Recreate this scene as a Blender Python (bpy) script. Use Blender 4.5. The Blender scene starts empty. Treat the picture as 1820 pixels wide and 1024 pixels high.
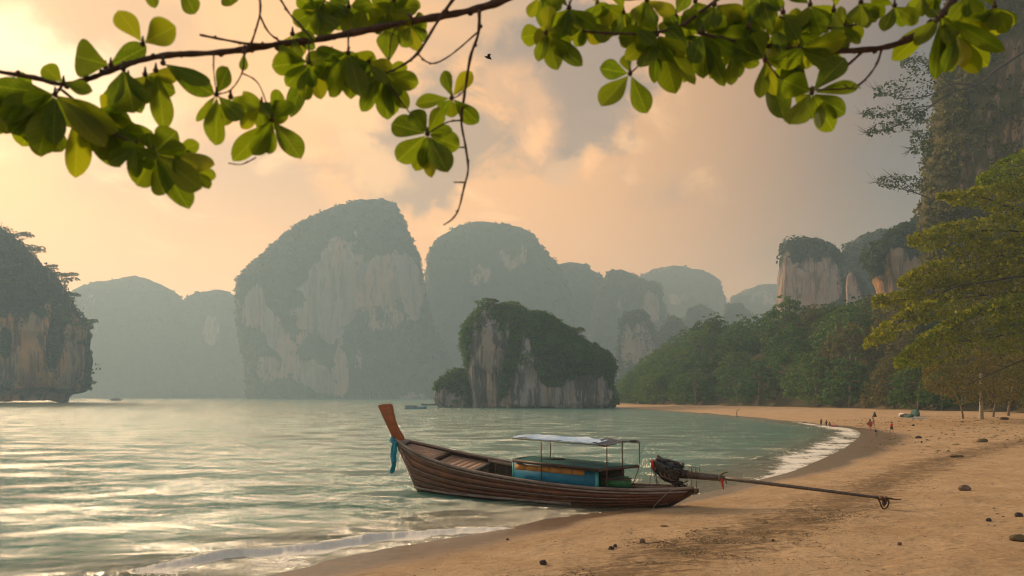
import bpy, bmesh, math, random
import numpy as np
from mathutils import Vector, Matrix, Euler

R = math.radians
rng = np.random.default_rng(7)
random.seed(7)
scene = bpy.context.scene
COL = scene.collection

# ------------------------------------------------------------------ camera
W0, H0, F, YH, EYE = 1820.0, 1024.0, 1400.0, 704.0, 3.6
cam_d = bpy.data.cameras.new('camera')
cam = bpy.data.objects.new('camera', cam_d); COL.objects.link(cam)
cam.location = (0, 0, EYE); cam.rotation_euler = (R(90), 0, 0)
cam_d.sensor_width = 36.0; cam_d.lens = F / W0 * 36.0
cam_d.shift_y = (YH - H0 / 2) / W0            # level camera, shift lens
cam_d.clip_start = 0.1; cam_d.clip_end = 9000
cam_d.dof.use_dof = True; cam_d.dof.focus_distance = 30.0; cam_d.dof.aperture_fstop = 3.4
scene.camera = cam

# ------------------------------------------------------------------ sky, sun, exposure
SUN_AZ, SUN_EL = R(-46), R(23)                # azimuth measured from +Y towards +X
SD = Vector((math.sin(SUN_AZ) * math.cos(SUN_EL), math.cos(SUN_AZ) * math.cos(SUN_EL), math.sin(SUN_EL)))

class NT:
    """tiny helper for node trees"""
    def __init__(s, tree): s.t = tree; s.n = tree.nodes; s.l = tree.links
    def new(s, typ, **kw):
        n = s.n.new(typ)
        for k, v in kw.items(): setattr(n, k, v)
        return n
    def put(s, sock, v):
        if isinstance(v, bpy.types.NodeSocket): s.l.new(v, sock)
        elif v is not None:
            if hasattr(sock.default_value, '__len__'):
                n = len(sock.default_value)
                if not hasattr(v, '__len__'): v = (v,) * n
                v = tuple(v) + (1.0,) * (n - len(v))
            sock.default_value = v
    def m(s, op, a, b=None, c=None, clamp=False):
        n = s.new('ShaderNodeMath', operation=op); n.use_clamp = clamp
        s.put(n.inputs[0], a)
        if b is not None: s.put(n.inputs[1], b)
        if c is not None: s.put(n.inputs[2], c)
        return n.outputs[0]
    def v(s, op, a, b=None, scale=None):
        n = s.new('ShaderNodeVectorMath', operation=op)
        s.put(n.inputs[0], a)
        if b is not None: s.put(n.inputs[1], b)
        if scale is not None: s.put(n.inputs['Scale'], scale)
        return n.outputs['Value'] if op in ('DOT_PRODUCT', 'LENGTH', 'DISTANCE') else n.outputs[0]
    def mix(s, f, a, b, blend='MIX'):
        n = s.new('ShaderNodeMix', data_type='RGBA', blend_type=blend)
        s.put(n.inputs[0], f); s.put(n.inputs[6], a); s.put(n.inputs[7], b)
        return n.outputs[2]
    def ss(s, x, lo, hi, a=0.0, b=1.0):
        n = s.new('ShaderNodeMapRange', interpolation_type='SMOOTHSTEP')
        for i, q in enumerate((x, lo, hi, a, b)): s.put(n.inputs[i], q)
        return n.outputs[0]
    def noise(s, vec, scale, detail=5, rough=.55, dist=0.0, lac=2.0):
        n = s.new('ShaderNodeTexNoise')
        s.put(n.inputs['Vector'], vec); s.put(n.inputs['Scale'], scale); s.put(n.inputs['Detail'], detail)
        s.put(n.inputs['Roughness'], rough); s.put(n.inputs['Distortion'], dist); s.put(n.inputs['Lacunarity'], lac)
        return n.outputs[0]
    def mapping(s, vec, scale=(1, 1, 1), rot=(0, 0, 0), loc=(0, 0, 0)):
        n = s.new('ShaderNodeMapping'); s.put(n.inputs[0], vec)
        s.put(n.inputs['Scale'], scale); s.put(n.inputs['Rotation'], rot); s.put(n.inputs['Location'], loc)
        return n.outputs[0]
    def sep(s, vec):
        n = s.new('ShaderNodeSeparateXYZ'); s.put(n.inputs[0], vec); return n.outputs
    def comb(s, x, y, z):
        n = s.new('ShaderNodeCombineXYZ')
        for i, q in enumerate((x, y, z)): s.put(n.inputs[i], q)
        return n.outputs[0]
    def attr(s, name):
        return s.new('ShaderNodeAttribute', attribute_name=name).outputs['Fac']
    def bump(s, h, strength=.5, dist=.1, normal=None):
        n = s.new('ShaderNodeBump'); s.put(n.inputs['Height'], h)
        s.put(n.inputs['Strength'], strength); s.put(n.inputs['Distance'], dist)
        if normal is not None: s.put(n.inputs['Normal'], normal)
        return n.outputs[0]

SKY_STRENGTH = 0.1
def pxdir(px, py):
    return Vector((px - W0 / 2, F, YH - py)).normalized()
world = bpy.data.worlds.new('World'); scene.world = world; world.use_nodes = True
wt = world.node_tree; wt.nodes.clear(); n = NT(wt)
sky = n.new('ShaderNodeTexSky', sky_type='NISHITA')
sky.sun_disc = False; sky.sun_elevation = SUN_EL; sky.sun_rotation = SUN_AZ
sky.air_density = 1.5; sky.dust_density = 5.0; sky.ozone_density = 1.0
d = n.new('ShaderNodeTexCoord').outputs['Generated']
dx, dy, dz = n.sep(d)
up = n.m('MAXIMUM', dz, 0.0)
dots = n.v('DOT_PRODUCT', d, tuple(SD))
# planar cloud-layer coordinates: the clouds lie on a sheet overhead, so they flatten to the horizon
inv = n.m('DIVIDE', 1.0, n.m('ADD', up, 0.22))
cv = n.comb(n.m('MULTIPLY', dx, inv), n.m('MULTIPLY', dy, inv), dz)
n1 = n.noise(cv, 1.3, 6, .52, .25)
n2 = n.noise(n.mapping(cv, (1.0, 1.0, 1.0), loc=(5.2, 1.3, 0)), 3.4, 8, .6, .5)
n3 = n.noise(n.mapping(d, (1, 1, 1.5), loc=(2.1, 7.7, 3.0)), 9.0, 10, .62, .5)
K = 1.0 / SKY_STRENGTH
def kc(*c): return tuple(q * K for q in c)
GD = Vector((math.sin(R(-31)) * math.cos(R(20)), math.cos(R(-31)) * math.cos(R(20)), math.sin(R(20))))
dots = n.v('DOT_PRODUCT', d, tuple(GD))      # the glow of the veiled sun
near = n.ss(dots, 0.52, 1.0)
veil = n.mix(near, kc(.046, .041, .054), kc(.86, .41, .10))
veil = n.mix(n.ss(dy, -.45, .35), kc(.43, .43, .445), veil)
mid = n.ss(dots, 0.62, 0.93)
veil = n.mix(n.m('MULTIPLY', mid, .22), veil, kc(.60, .40, .22))
# pale band towards the horizon, warmer and brighter on the sun's side
hz = n.m('POWER', n.m('SUBTRACT', 1.0, up, clamp=True), 11.0)
hcol = n.mix(n.ss(dots, 0.25, 0.95), kc(.31, .255, .21), kc(.80, .55, .30))
veil = n.mix(hz, veil, hcol)
# cloud bodies: brownish grey underside, warm lit edges
body = n.ss(n1, 0.50, 0.66)
bodyc = n.mix(near, kc(.085, .078, .095), kc(.38, .26, .16))
veil = n.mix(n.m('MULTIPLY', body, n.m('MULTIPLY', n.ss(dz, .10, .3), .75)), veil, bodyc)
lit = n.m('MULTIPLY', n.ss(n2, 0.54, 0.74), n.ss(dots, .55, .97))
veil = n.mix(n.m('MULTIPLY', lit, n.m('MULTIPLY', n.ss(dz, .06, .25), .55)), veil, kc(1.12, .74, .35))
wn = n.new('ShaderNodeTexNoise'); n.put(wn.inputs['Vector'], d); wn.inputs['Scale'].default_value = 7.0; wn.inputs['Detail'].default_value = 6; wn.inputs['Roughness'].default_value = .6
warp = n.v('SCALE', n.v('SUBTRACT', wn.outputs['Color'], (.5, .5, .5)), scale=.16)
def puff(col, px, py, r, fac, el=1.0, lo=.32, hi=.62, src=None):
    global veil
    c = pxdir(px, py)
    dd = n.v('LENGTH', n.v('MULTIPLY', n.v('SUBTRACT', n.v('ADD', d, warp), tuple(c)), (1, 1, el)))
    g = n.ss(dd, 0.0, r, 1.0, 0.0)
    g = n.m('MULTIPLY', n.ss(n.m('ADD', n.m('MULTIPLY', g, .55), n.m('MULTIPLY', src or n3, .75)), lo + .25, hi + .15), n.ss(g, 0.0, .25))
    veil = n.mix(n.m('MULTIPLY', g, fac), veil, kc(*col))
# named clouds of this sky
puff((.25, .165, .110), 720, 240, .24, .85, 1.6)
puff((.115, .098, .105), 1010, 165, .20, .75, 1.2)
puff((.68, .36, .14), 932, 205, .070, .85, .75, lo=.24, hi=.80)
puff((.85, .46, .17), 925, 225, .035, .8, .9, lo=.24, hi=.75)
puff((.82, .44, .16), 1050, 275, .052, .9, 1.0, lo=.24, hi=.75)
puff((.66, .38, .17), 1125, 300, .045, .8, 1.2, lo=.28, hi=.62)
puff((.56, .33, .16), 985, 290, .06, .8, 1.2, lo=.28, hi=.62)
puff((.88, .50, .19), 600, 200, .11, .85, 1.0, lo=.25, hi=.66)
puff((.84, .50, .20), 640, 300, .09, .7, 1.8, lo=.25, hi=.66)
puff((.50, .27, .10), 170, 5, .22, .9, 1.8, lo=.2, hi=.7)
puff((.56, .32, .13), 80, 110, .20, .85, 2.2, lo=.25, hi=.6)
puff((1.20, .92, .55), 20, 70, .22, .95, 2.6, lo=.22, hi=.95)
puff((1.10, .82, .46), 200, 185, .17, .8, 2.2, lo=.22, hi=.9)
fin = n.mix(0.08, veil, sky.outputs[0])
bg = n.new('ShaderNodeBackground'); n.put(bg.inputs[0], fin); bg.inputs[1].default_value = SKY_STRENGTH
n.l.new(bg.outputs[0], n.new('ShaderNodeOutputWorld').inputs[0])

sun_d = bpy.data.lights.new('sun', 'SUN'); sun = bpy.data.objects.new('sun', sun_d); COL.objects.link(sun)
sun_d.energy = 2.6; sun_d.angle = R(14); sun_d.color = (1.0, .80, .55)
sun.rotation_euler = SD.to_track_quat('Z', 'Y').to_euler(); sun.location = (-60, 100, 200)

vs = scene.view_settings
vs.view_transform = 'Standard'; vs.look = 'None'; vs.gamma = 1.0; vs.use_curve_mapping = False
vs.exposure = 0.52
scene.render.engine = 'CYCLES'
cy = scene.cycles
cy.use_denoising = True; cy.use_adaptive_sampling = False; cy.filter_width = 1.15
cy.denoiser = 'OPENIMAGEDENOISE'; cy.denoising_input_passes = 'RGB_ALBEDO_NORMAL'; cy.denoising_prefilter = 'ACCURATE'
cy.max_bounces = 6; cy.diffuse_bounces = 3; cy.glossy_bounces = 3; cy.transmission_bounces = 4
cy.transparent_max_bounces = 6; cy.volume_bounces = 1
cy.caustics_reflective = False; cy.caustics_refractive = False
cy.sample_clamp_indirect = 4.0

# ------------------------------------------------------------------ noise, mesh and object helpers
def _hash(ix, iy, iz, seed):
    h = (ix.astype(np.int64) * 374761393 + iy.astype(np.int64) * 668265263 + iz.astype(np.int64) * 2147483647 + seed * 1274126177) & 0xFFFFFFFF
    h = ((h ^ (h >> 13)) * 1274126177) & 0xFFFFFFFF
    h = ((h ^ (h >> 16)) * 2246822519) & 0xFFFFFFFF
    return ((h ^ (h >> 15)) & 0xFFFF) / 65535.0
def vnoise(P, seed=0):
    P = np.asarray(P, float); I = np.floor(P).astype(np.int64); f = P - I; f = f * f * (3 - 2 * f)
    ix, iy, iz = I[:, 0], I[:, 1], I[:, 2]; out = 0
    for a in (0, 1):
        wa = f[:, 0] if a else 1 - f[:, 0]
        for b in (0, 1):
            wb = f[:, 1] if b else 1 - f[:, 1]
            for c in (0, 1):
                wc = f[:, 2] if c else 1 - f[:, 2]
                out = out + wa * wb * wc * _hash(ix + a, iy + b, iz + c, seed)
    return out * 2 - 1
def fbm(P, scale=1.0, octs=4, seed=0, rough=.5, ax=(1, 1, 1)):
    P = np.asarray(P, float) * scale * np.array(ax); out = np.zeros(len(P)); a = 1.0; t = 0
    for o in range(octs):
        out += a * vnoise(P + o * 17.3, seed + o * 31); t += a; a *= rough; P = P * 2.03
    return out / t
def sstep(x, a, b):
    t = np.clip((np.asarray(x, float) - a) / (b - a), 0, 1); return t * t * (3 - 2 * t)

MATS = {}
def origin_of(o):
    p = Vector((0, 0, 0))
    while o: p += o.location; o = o.parent
    return p
def rawmesh(name, V, Fc, attrs=None, smooth=False, uv=None):
    me = bpy.data.meshes.new(name); V = np.asarray(V, np.float32).reshape(-1, 3)
    if isinstance(Fc, np.ndarray):
        k = Fc.shape[1]; nf = len(Fc); loops = Fc.astype(np.int32).ravel(); starts = np.arange(nf, dtype=np.int32) * k; tot = np.full(nf, k, np.int32)
    else:
        nf = len(Fc); loops = np.array([i for f in Fc for i in f], np.int32); tot = np.array([len(f) for f in Fc], np.int32)
        starts = np.concatenate(([0], np.cumsum(tot)[:-1])).astype(np.int32)
    me.vertices.add(len(V)); me.vertices.foreach_set('co', V.ravel())
    me.loops.add(len(loops)); me.loops.foreach_set('vertex_index', loops)
    me.polygons.add(nf); me.polygons.foreach_set('loop_start', starts); me.polygons.foreach_set('loop_total', tot)
    if smooth: me.polygons.foreach_set('use_smooth', np.ones(nf, bool))
    me.update(calc_edges=True)
    for k2, a in (attrs or {}).items():
        at = me.attributes.new(k2, 'FLOAT', 'POINT'); at.data.foreach_set('value', np.asarray(a, np.float32))
    return me
def mk(name, V, Fc, mat, parent=None, attrs=None, smooth=False, base=True):
    """links ONE mesh object; V is in world coordinates"""
    V = np.asarray(V, float).reshape(-1, 3)
    if parent is not None:
        o0 = np.array(origin_of(parent)); loc = (0, 0, 0)
    elif base:
        lo, hi = V.min(0), V.max(0); o0 = np.array([(lo[0] + hi[0]) / 2, (lo[1] + hi[1]) / 2, lo[2]]); loc = tuple(o0)
    else: o0 = np.zeros(3); loc = (0, 0, 0)
    me = rawmesh(name, V - o0, Fc, attrs, smooth)
    if mat is not None: me.materials.append(mat)
    o = bpy.data.objects.new(name, me); COL.objects.link(o); o.location = loc
    if parent is not None: o.parent = parent
    return o
def tag(o, label=None, cat=None, group=None, kind=None):
    if label: o['label'] = label
    if cat: o['category'] = cat
    if group: o['group'] = group
    if kind: o['kind'] = kind
    return o
def thing(name, loc, label, cat, group=None):
    o = bpy.data.objects.new(name, None); COL.objects.link(o); o.location = loc; o.empty_display_size = .2
    return tag(o, label, cat, group)
def copy_tree(o, parent=None):
    c = o.copy(); COL.objects.link(c); c.parent = parent
    for ch in list(o.children): copy_tree(ch, c)
    return c
class MB:
    """collects shapes (world coordinates) into one mesh"""
    def __init__(s): s.V = []; s.F = []
    def add(s, V, Fc):
        b = len(s.V); s.V.extend([tuple(v) for v in V]); s.F.extend([tuple(i + b for i in f) for f in Fc]); return s
    def box(s, c, size, rot=None):
        x, y, z = (q / 2 for q in size); M = rot or Matrix.Identity(3); c = Vector(c)
        V = [c + M @ Vector((sx * x, sy * y, sz * z)) for sx in (-1, 1) for sy in (-1, 1) for sz in (-1, 1)]
        return s.add(V, [(0, 1, 3, 2), (4, 6, 7, 5), (0, 4, 5, 1), (2, 3, 7, 6), (0, 2, 6, 4), (1, 5, 7, 3)])
    def hexa(s, P):      # P: 8 points, bottom 4 then top 4
        return s.add(P, [(3, 2, 1, 0), (4, 5, 6, 7), (0, 1, 5, 4), (1, 2, 6, 5), (2, 3, 7, 6), (3, 0, 4, 7)])
    def tube(s, pts, rad, seg=8, caps=True, flat=1.0):
        pts = [Vector(p) for p in pts]; n_ = len(pts)
        if not hasattr(rad, '__len__'): rad = [rad] * n_
        V = []; Fc = []; ref = Vector((0, 0, 1)); prev = None
        for i, p in enumerate(pts):
            t = (pts[min(i + 1, n_ - 1)] - pts[max(i - 1, 0)]).normalized()
            a = ref if abs(t.dot(ref)) < .9 else Vector((0, 1, 0))
            if prev is not None: a = prev
            x = (a - t * a.dot(t)).normalized(); y = t.cross(x); prev = x
            for k in range(seg):
                an = 2 * math.pi * k / seg
                V.append(p + x * math.cos(an) * rad[i] * flat + y * math.sin(an) * rad[i])
        for i in range(n_ - 1):
            for k in range(seg):
                k2 = (k + 1) % seg
                Fc.append((i * seg + k, i * seg + k2, (i + 1) * seg + k2, (i + 1) * seg + k))
        if caps: Fc.append(tuple(range(seg))[::-1]); Fc.append(tuple((n_ - 1) * seg + k for k in range(seg)))
        return s.add(V, Fc)
    def ell(s, c, r, rot=None, nu=12, nv=8, jit=0.0, seed=0):
        V = []; Fc = []; M = rot or Matrix.Identity(3); c = Vector(c); rr = random.Random(seed)
        for j in range(nv + 1):
            ph = math.pi * j / nv
            for i in range(nu):
                th = 2 * math.pi * i / nu; k = 1 + rr.uniform(-jit, jit)
                V.append(c + M @ Vector((r[0] * math.sin(ph) * math.cos(th) * k, r[1] * math.sin(ph) * math.sin(th) * k, r[2] * math.cos(ph) * k)))
        for j in range(nv):
            for i in range(nu):
                i2 = (i + 1) % nu; Fc.append((j * nu + i, (j + 1) * nu + i, (j + 1) * nu + i2, j * nu + i2))
        return s.add(V, Fc)
    def build(s, name, mat, parent=None, smooth=False, attrs=None):
        return mk(name, s.V, s.F, mat, parent, attrs, smooth)
def smooth_poly(pts, n_=8):
    """Catmull-Rom through points"""
    P = [np.array(p, float) for p in pts]; out = []
    for i in range(len(P) - 1):
        p0, p1, p2, p3 = P[max(i - 1, 0)], P[i], P[i + 1], P[min(i + 2, len(P) - 1)]
        for k in range(n_):
            t = k / n_; out.append(.5 * ((2 * p1) + (-p0 + p2) * t + (2 * p0 - 5 * p1 + 4 * p2 - p3) * t * t + (-p0 + 3 * p1 - 3 * p2 + p3) * t ** 3))
    out.append(P[-1]); return out
def at(px, py, Y):
    return Vector(((px - W0 / 2) * Y / F, Y, EYE + (YH - py) * Y / F))
def proj(P):
    P = np.asarray(P, float); return W0 / 2 + F * P[..., 0] / P[..., 1], YH - F * (P[..., 2] - EYE) / P[..., 1]

# ------------------------------------------------------------------ materials
def material(name, fn):
    m = bpy.data.materials.new(name); m.use_nodes = True; m.node_tree.nodes.clear()
    k = NT(m.node_tree); out = k.new('ShaderNodeOutputMaterial')
    r = fn(k)
    if isinstance(r, tuple):
        k.l.new(r[0], out.inputs[0]); k.l.new(r[1], out.inputs[1])
    else: k.l.new(r, out.inputs[0])
    MATS[name] = m; return m
def principled(k, col, rough=.8, normal=None, spec=.3, metal=0.0, trans=None):
    p = k.new('ShaderNodeBsdfPrincipled'); k.put(p.inputs['Base Color'], col); k.put(p.inputs['Roughness'], rough)
    k.put(p.inputs['Specular IOR Level'], spec); k.put(p.inputs['Metallic'], metal)
    if normal is not None: k.put(p.inputs['Normal'], normal)
    return p.outputs[0]
def obc(k): return k.new('ShaderNodeTexCoord').outputs['Object']
def simple(name, c1, c2, scale=8, rough=.7, bump=.3, bd=.02, spec=.3, stretch=(1, 1, 1), metal=0, c3=None):
    def fn(k):
        v = k.mapping(obc(k), stretch); a = k.noise(v, scale, 6, .6)
        c = k.mix(k.ss(a, .32, .68), c1, c2)
        b = k.noise(v, scale * 4.7, 4, .6)
        if c3: c = k.mix(k.ss(b, .55, .75), c, c3)
        return principled(k, c, rough, k.bump(k.m('ADD', a, k.m('MULTIPLY', b, .5)), bump, bd), spec, metal)
    return material(name, fn)
def leafmat(name, cols, trans=.45, tcol=(1.5, 1.35, .55), scale=.25, spec=.2, rough=.6, bands=None):
    """cols: three greens; variation by place, by object, by leaf"""
    def fn(k):
        g = k.new('ShaderNodeNewGeometry'); pos = g.outputs['Position']
        a = k.noise(pos, scale, 4, .6); rnd = k.new('ShaderNodeObjectInfo').outputs['Random']
        isl = g.outputs['Random Per Island']
        c = k.mix(k.ss(k.m('ADD', a, k.m('MULTIPLY', k.m('SUBTRACT', rnd, .5), .55)), .35, .65), cols[0], cols[1])
        c = k.mix(k.m('MULTIPLY', isl, .75), c, cols[2])
        hs = k.new('ShaderNodeHueSaturation'); k.put(hs.inputs['Color'], c)
        k.put(hs.inputs['Value'], k.m('ADD', .7, k.m('MULTIPLY', k.m('FRACT', k.m('MULTIPLY', isl, 7.31)), .6)))
        c = hs.outputs[0]
        p = principled(k, c, rough, None, spec)
        t = k.new('ShaderNodeBsdfTranslucent'); k.put(t.inputs[0], k.mix(1.0, c, tcol, 'MULTIPLY'))
        mx = k.new('ShaderNodeMixShader'); mx.inputs[0].default_value = trans
        k.l.new(p, mx.inputs[1]); k.l.new(t.outputs[0], mx.inputs[2]); return mx.outputs[0]
    return material(name, fn)

leafmat('forest_leaf', ((.055, .13, .030), (.11, .19, .040), (.075, .16, .036)), .42)
leafmat('forest_leaf_dark', ((.030, .078, .028), (.095, .145, .038), (.048, .10, .034)), .38)
leafmat('forest_leaf_olive', ((.10, .11, .030), (.15, .13, .035), (.11, .12, .035)), .4)
leafmat('forest_leaf_dry', ((.15, .135, .055), (.20, .165, .060), (.11, .14, .04)), .4)
leafmat('feather_leaf', ((.15, .22, .016), (.29, .30, .018), (.09, .16, .016)), .5, (1.5, 1.3, .4), .6)
leafmat('cliff_leaf', ((.045, .080, .030), (.10, .11, .040), (.06, .10, .034)), .35, scale=.08)
leafmat('cliff_leaf_brown', ((.13, .125, .040), (.26, .18, .070), (.15, .17, .042)), .35, scale=.06)
leafmat('far_leaf', ((.035, .060, .025), (.060, .080, .032), (.045, .07, .028)), .3, scale=.02)

def karst(name, pale, ochre, dark, veg1, veg2, s=1.0, dirt=.5):
    def fn(k):
        pos = k.new('ShaderNodeNewGeometry').outputs['Position']
        rock = k.attr('rock')
        vst = k.mapping(pos, (1, 1, .14))
        a = k.noise(vst, .35 * s, 7, .62, .3); b = k.noise(k.mapping(pos, (1, 1, .30)), .09 * s, 5, .55, .4); c = k.noise(vst, 1.2 * s, 5, .6, .2)
        col = k.mix(k.ss(b, .42, .62), pale, ochre)
        col = k.mix(k.m('MULTIPLY', k.ss(a, .47, .60), dirt), col, dark)
        col = k.mix(k.m('MULTIPLY', k.ss(c, .56, .70), .6), col, tuple(q * 1.5 for q in pale))
        v = k.noise(pos, .5 * s, 5, .65)
        vg = k.mix(k.ss(v, .35, .65), veg1, veg2)
        f = k.ss(k.m('ADD', rock, k.m('MULTIPLY', k.m('SUBTRACT', k.noise(k.mapping(pos, (1, 1, .35)), .22 * s, 8, .72), .5), 2.8)), .40, .60)
        crk = k.noise(k.mapping(pos, (1, 1, .06)), .55 * s, 4, .7, .15)
        col = k.mix(k.m('MULTIPLY', k.ss(crk, .56, .62), .75), col, dark)
        h = k.m('ADD', a, k.m('MULTIPLY', c, .5))
        return principled(k, k.mix(f, vg, col), .9, k.bump(h, .8, 1.2 / s), .1)
    return material(name, fn)
karst('limestone_far', (.215, .205, .18), (.30, .21, .14), (.10, .10, .095), (.035, .055, .028), (.055, .075, .034), .35, .6)
karst('limestone_near', (.29, .275, .26), (.30, .22, .165), (.045, .048, .05), (.03, .05, .022), (.06, .07, .03), 1.0, .85)
karst('limestone_ochre', (.32, .25, .18), (.46, .24, .10), (.06, .055, .05), (.025, .045, .022), (.045, .06, .028), .6, .75)
karst('limestone_tower', (.36, .30, .26), (.40, .27, .19), (.09, .08, .075), (.03, .05, .024), (.05, .065, .03), .6, .7)
karst('limestone_brown', (.34, .25, .17), (.38, .25, .14), (.07, .055, .04), (.085, .085, .035), (.14, .11, .055), .8, .7)

# ------------------------------------------------------------------ ground, beach and water
def gz(px, py, z=0.0):
    Y = (EYE - z) * F / (py - YH); return ((px - W0 / 2) * Y / F, Y)
shore_px = [(470, 1024), (580, 996), (700, 973), (850, 948), (980, 922), (1060, 912), (1135, 901), (1240, 879), (1330, 857), (1400, 840), (1440, 825), (1500, 797), (1527, 776), (1527, 768), (1505, 761), (1420, 751), (1330, 742), (1250, 735), (1170, 729), (1090, 723.5)]
SH = [(-420, -210), (-60, -38), (-22, -3), (-12, 7.6)] + [gz(*p) for p in shore_px]
SH = [tuple(p) for p in smooth_poly(SH, 5)]
SH += [(35, 340), (45, 430), (90, 600), (140, 900), (260, 1700), (500, 3200)]
LAND = np.array(SH + [(3500, 3200), (3500, -1500), (-420, -1500)])
SHL = np.array(SH)
def seg_dist(P, L):
    D = np.full(len(P), 1e9)
    for i in range(len(L) - 1):
        a, b = L[i], L[i + 1]; ab = b - a
        t = np.clip(((P - a) @ ab) / (ab @ ab), 0, 1)
        D = np.minimum(D, np.hypot(*(P - a - t[:, None] * ab).T))
    return D
def inside(P, poly):
    x, y = P[:, 0], P[:, 1]; c = np.zeros(len(P), bool); j = len(poly) - 1
    for i in range(len(poly)):
        xi, yi = poly[i]; xj, yj = poly[j]
        if yi != yj:
            c ^= ((yi > y) != (yj > y)) & (x < (xj - xi) * (y - yi) / (yj - yi) + xi)
        j = i
    return c
def sdist(P):
    P = np.asarray(P, float)[:, :2]; d_ = seg_dist(P, SHL); return np.where(inside(P, LAND), d_, -d_)
def wood_edge(P): return np.interp(np.asarray(P)[:, 1], [120, 190, 290], [36, 30, 13])
def ground_h(P, sd=None, detail=True):
    P = np.asarray(P, float)
    if sd is None: sd = sdist(P)
    dl = np.maximum(sd, 0)
    z = np.where(sd > 0, 1.55 * (1 - np.exp(-dl * .055 / 1.55)), np.maximum(.075 * sd, -3.0))
    z += np.clip((dl - wood_edge(P) - 2) * .75, 0, 16)
    if detail:
        P3 = np.c_[P[:, 0], P[:, 1], P[:, 0] * 0]
        amp = sstep(dl, .3, 3)
        z += amp * (.05 * fbm(P3, .35, 3, 3) + .030 * fbm(P3, 1.9, 4, 5))
        z += sstep(dl - wood_edge(P), 0, 26) * 1.2 * fbm(P3, .06, 3, 11)
    return z
def gpt(px, py, iters=40):
    """the point of the ground seen at a pixel of the photograph"""
    Y = 5.0; z = 0
    t0, t1 = 4.0, 900.0
    ys = np.geomspace(4.0, 900, 900); P = np.c_[(px - W0 / 2) * ys / F, ys]; zr = EYE + (YH - py) * ys / F
    dz_ = zr - np.maximum(ground_h(P), -0.0)
    k = np.argmax(dz_ < 0) if (dz_ < 0).any() else len(ys) - 1
    if k == 0: return Vector((P[0][0], ys[0], zr[0]))
    a, b = dz_[k - 1], dz_[k]; f = a / (a - b); Y = ys[k - 1] + (ys[k] - ys[k - 1]) * f
    return Vector(((px - W0 / 2) * Y / F, Y, EYE + (YH - py) * Y / F))

def polar_sheet(th, rr):
    T, RR = np.meshgrid(th, rr); X = RR * np.sin(T); Y = RR * np.cos(T)
    nr, nt = T.shape; idx = np.arange(nr * nt).reshape(nr, nt)
    Fc = np.stack([idx[:-1, :-1], idx[:-1, 1:], idx[1:, 1:], idx[1:, :-1]], -1).reshape(-1, 4)
    return X.ravel(), Y.ravel(), Fc[:, ::-1], RR.ravel(), T
def sand_fn(k):
    pos = k.new('ShaderNodeNewGeometry').outputs['Position']
    wet = k.attr('wet'); forest = k.attr('forest'); litter = k.attr('litter')
    a = k.noise(pos, .45, 5, .6); b = k.noise(pos, 5.0, 7, .68); c = k.noise(pos, 42.0, 4, .7); st = k.noise(k.mapping(pos, (1, 2.2, 1), (0, 0, R(-38))), 1.6, 6, .65, .5)
    col = k.mix(k.ss(a, .35, .65), (.52, .36, .205), (.62, .45, .275))
    col = k.mix(k.m('MULTIPLY', k.ss(b, .46, .66), .45), col, (.36, .235, .13))
    col = k.mix(k.m('MULTIPLY', k.ss(c, .5, .70), .5), col, (.24, .16, .10))
    lt = k.m('MULTIPLY', k.ss(k.m('ADD', k.m('MULTIPLY', litter, .30), k.m('ADD', k.m('MULTIPLY', st, .6), k.m('MULTIPLY', b, .35))), .62, .80), .62)
    col = k.mix(lt, col, (.105, .068, .035))
    wetc = k.mix(k.ss(b, .3, .7), (.20, .135, .085), (.245, .165, .10))
    col = k.mix(wet, col, wetc)
    fl = k.mix(k.ss(b, .35, .65), (.05, .06, .022), (.12, .085, .045))
    col = k.mix(forest, col, fl)
    vo = k.new('ShaderNodeTexVoronoi'); k.put(vo.inputs['Vector'], k.mapping(pos, (1.0, 1.7, 1), (0, 0, R(30)))); vo.inputs['Scale'].default_value = 1.35; vo.inputs['Randomness'].default_value = 1.0
    dent = k.m('MULTIPLY', k.ss(vo.outputs['Distance'], .10, .30), k.ss(k.noise(pos, .5, 2, .5), .40, .55))
    h = k.m('ADD', k.m('ADD', k.m('MULTIPLY', b, .6), k.m('MULTIPLY', c, .12)), k.m('ADD', k.m('MULTIPLY', st, .5), k.m('MULTIPLY', dent, .30)))
    bs = k.m('MULTIPLY', k.m('SUBTRACT', 1.0, k.m('MULTIPLY', wet, .93)), .9)
    return principled(k, col, k.ss(wet, 0, 1, .93, .22), k.bump(h, bs, .28), k.ss(wet, 0, 1, .12, .5))
material('beach_sand', sand_fn)

def angles():
    return np.unique(np.concatenate([np.linspace(R(-180), R(-40), 50), np.linspace(R(-40), R(40), 560), np.linspace(R(40), R(180), 50)]))
th = angles(); rr = np.concatenate([[.02, 1, 2, 3, 4], np.geomspace(5, 260, 520), np.geomspace(270, 2050, 45)])
X, Y, Fc, RR, _ = polar_sheet(th, rr)
P = np.c_[X, Y]; sd = sdist(P); Z = ground_h(P, sd)
wob = fbm(np.c_[X, Y, X * 0], .25, 3, 21)
dipped = sstep(sd, -1, 1) * (1 - sstep(RR, 60, 90))
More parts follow.
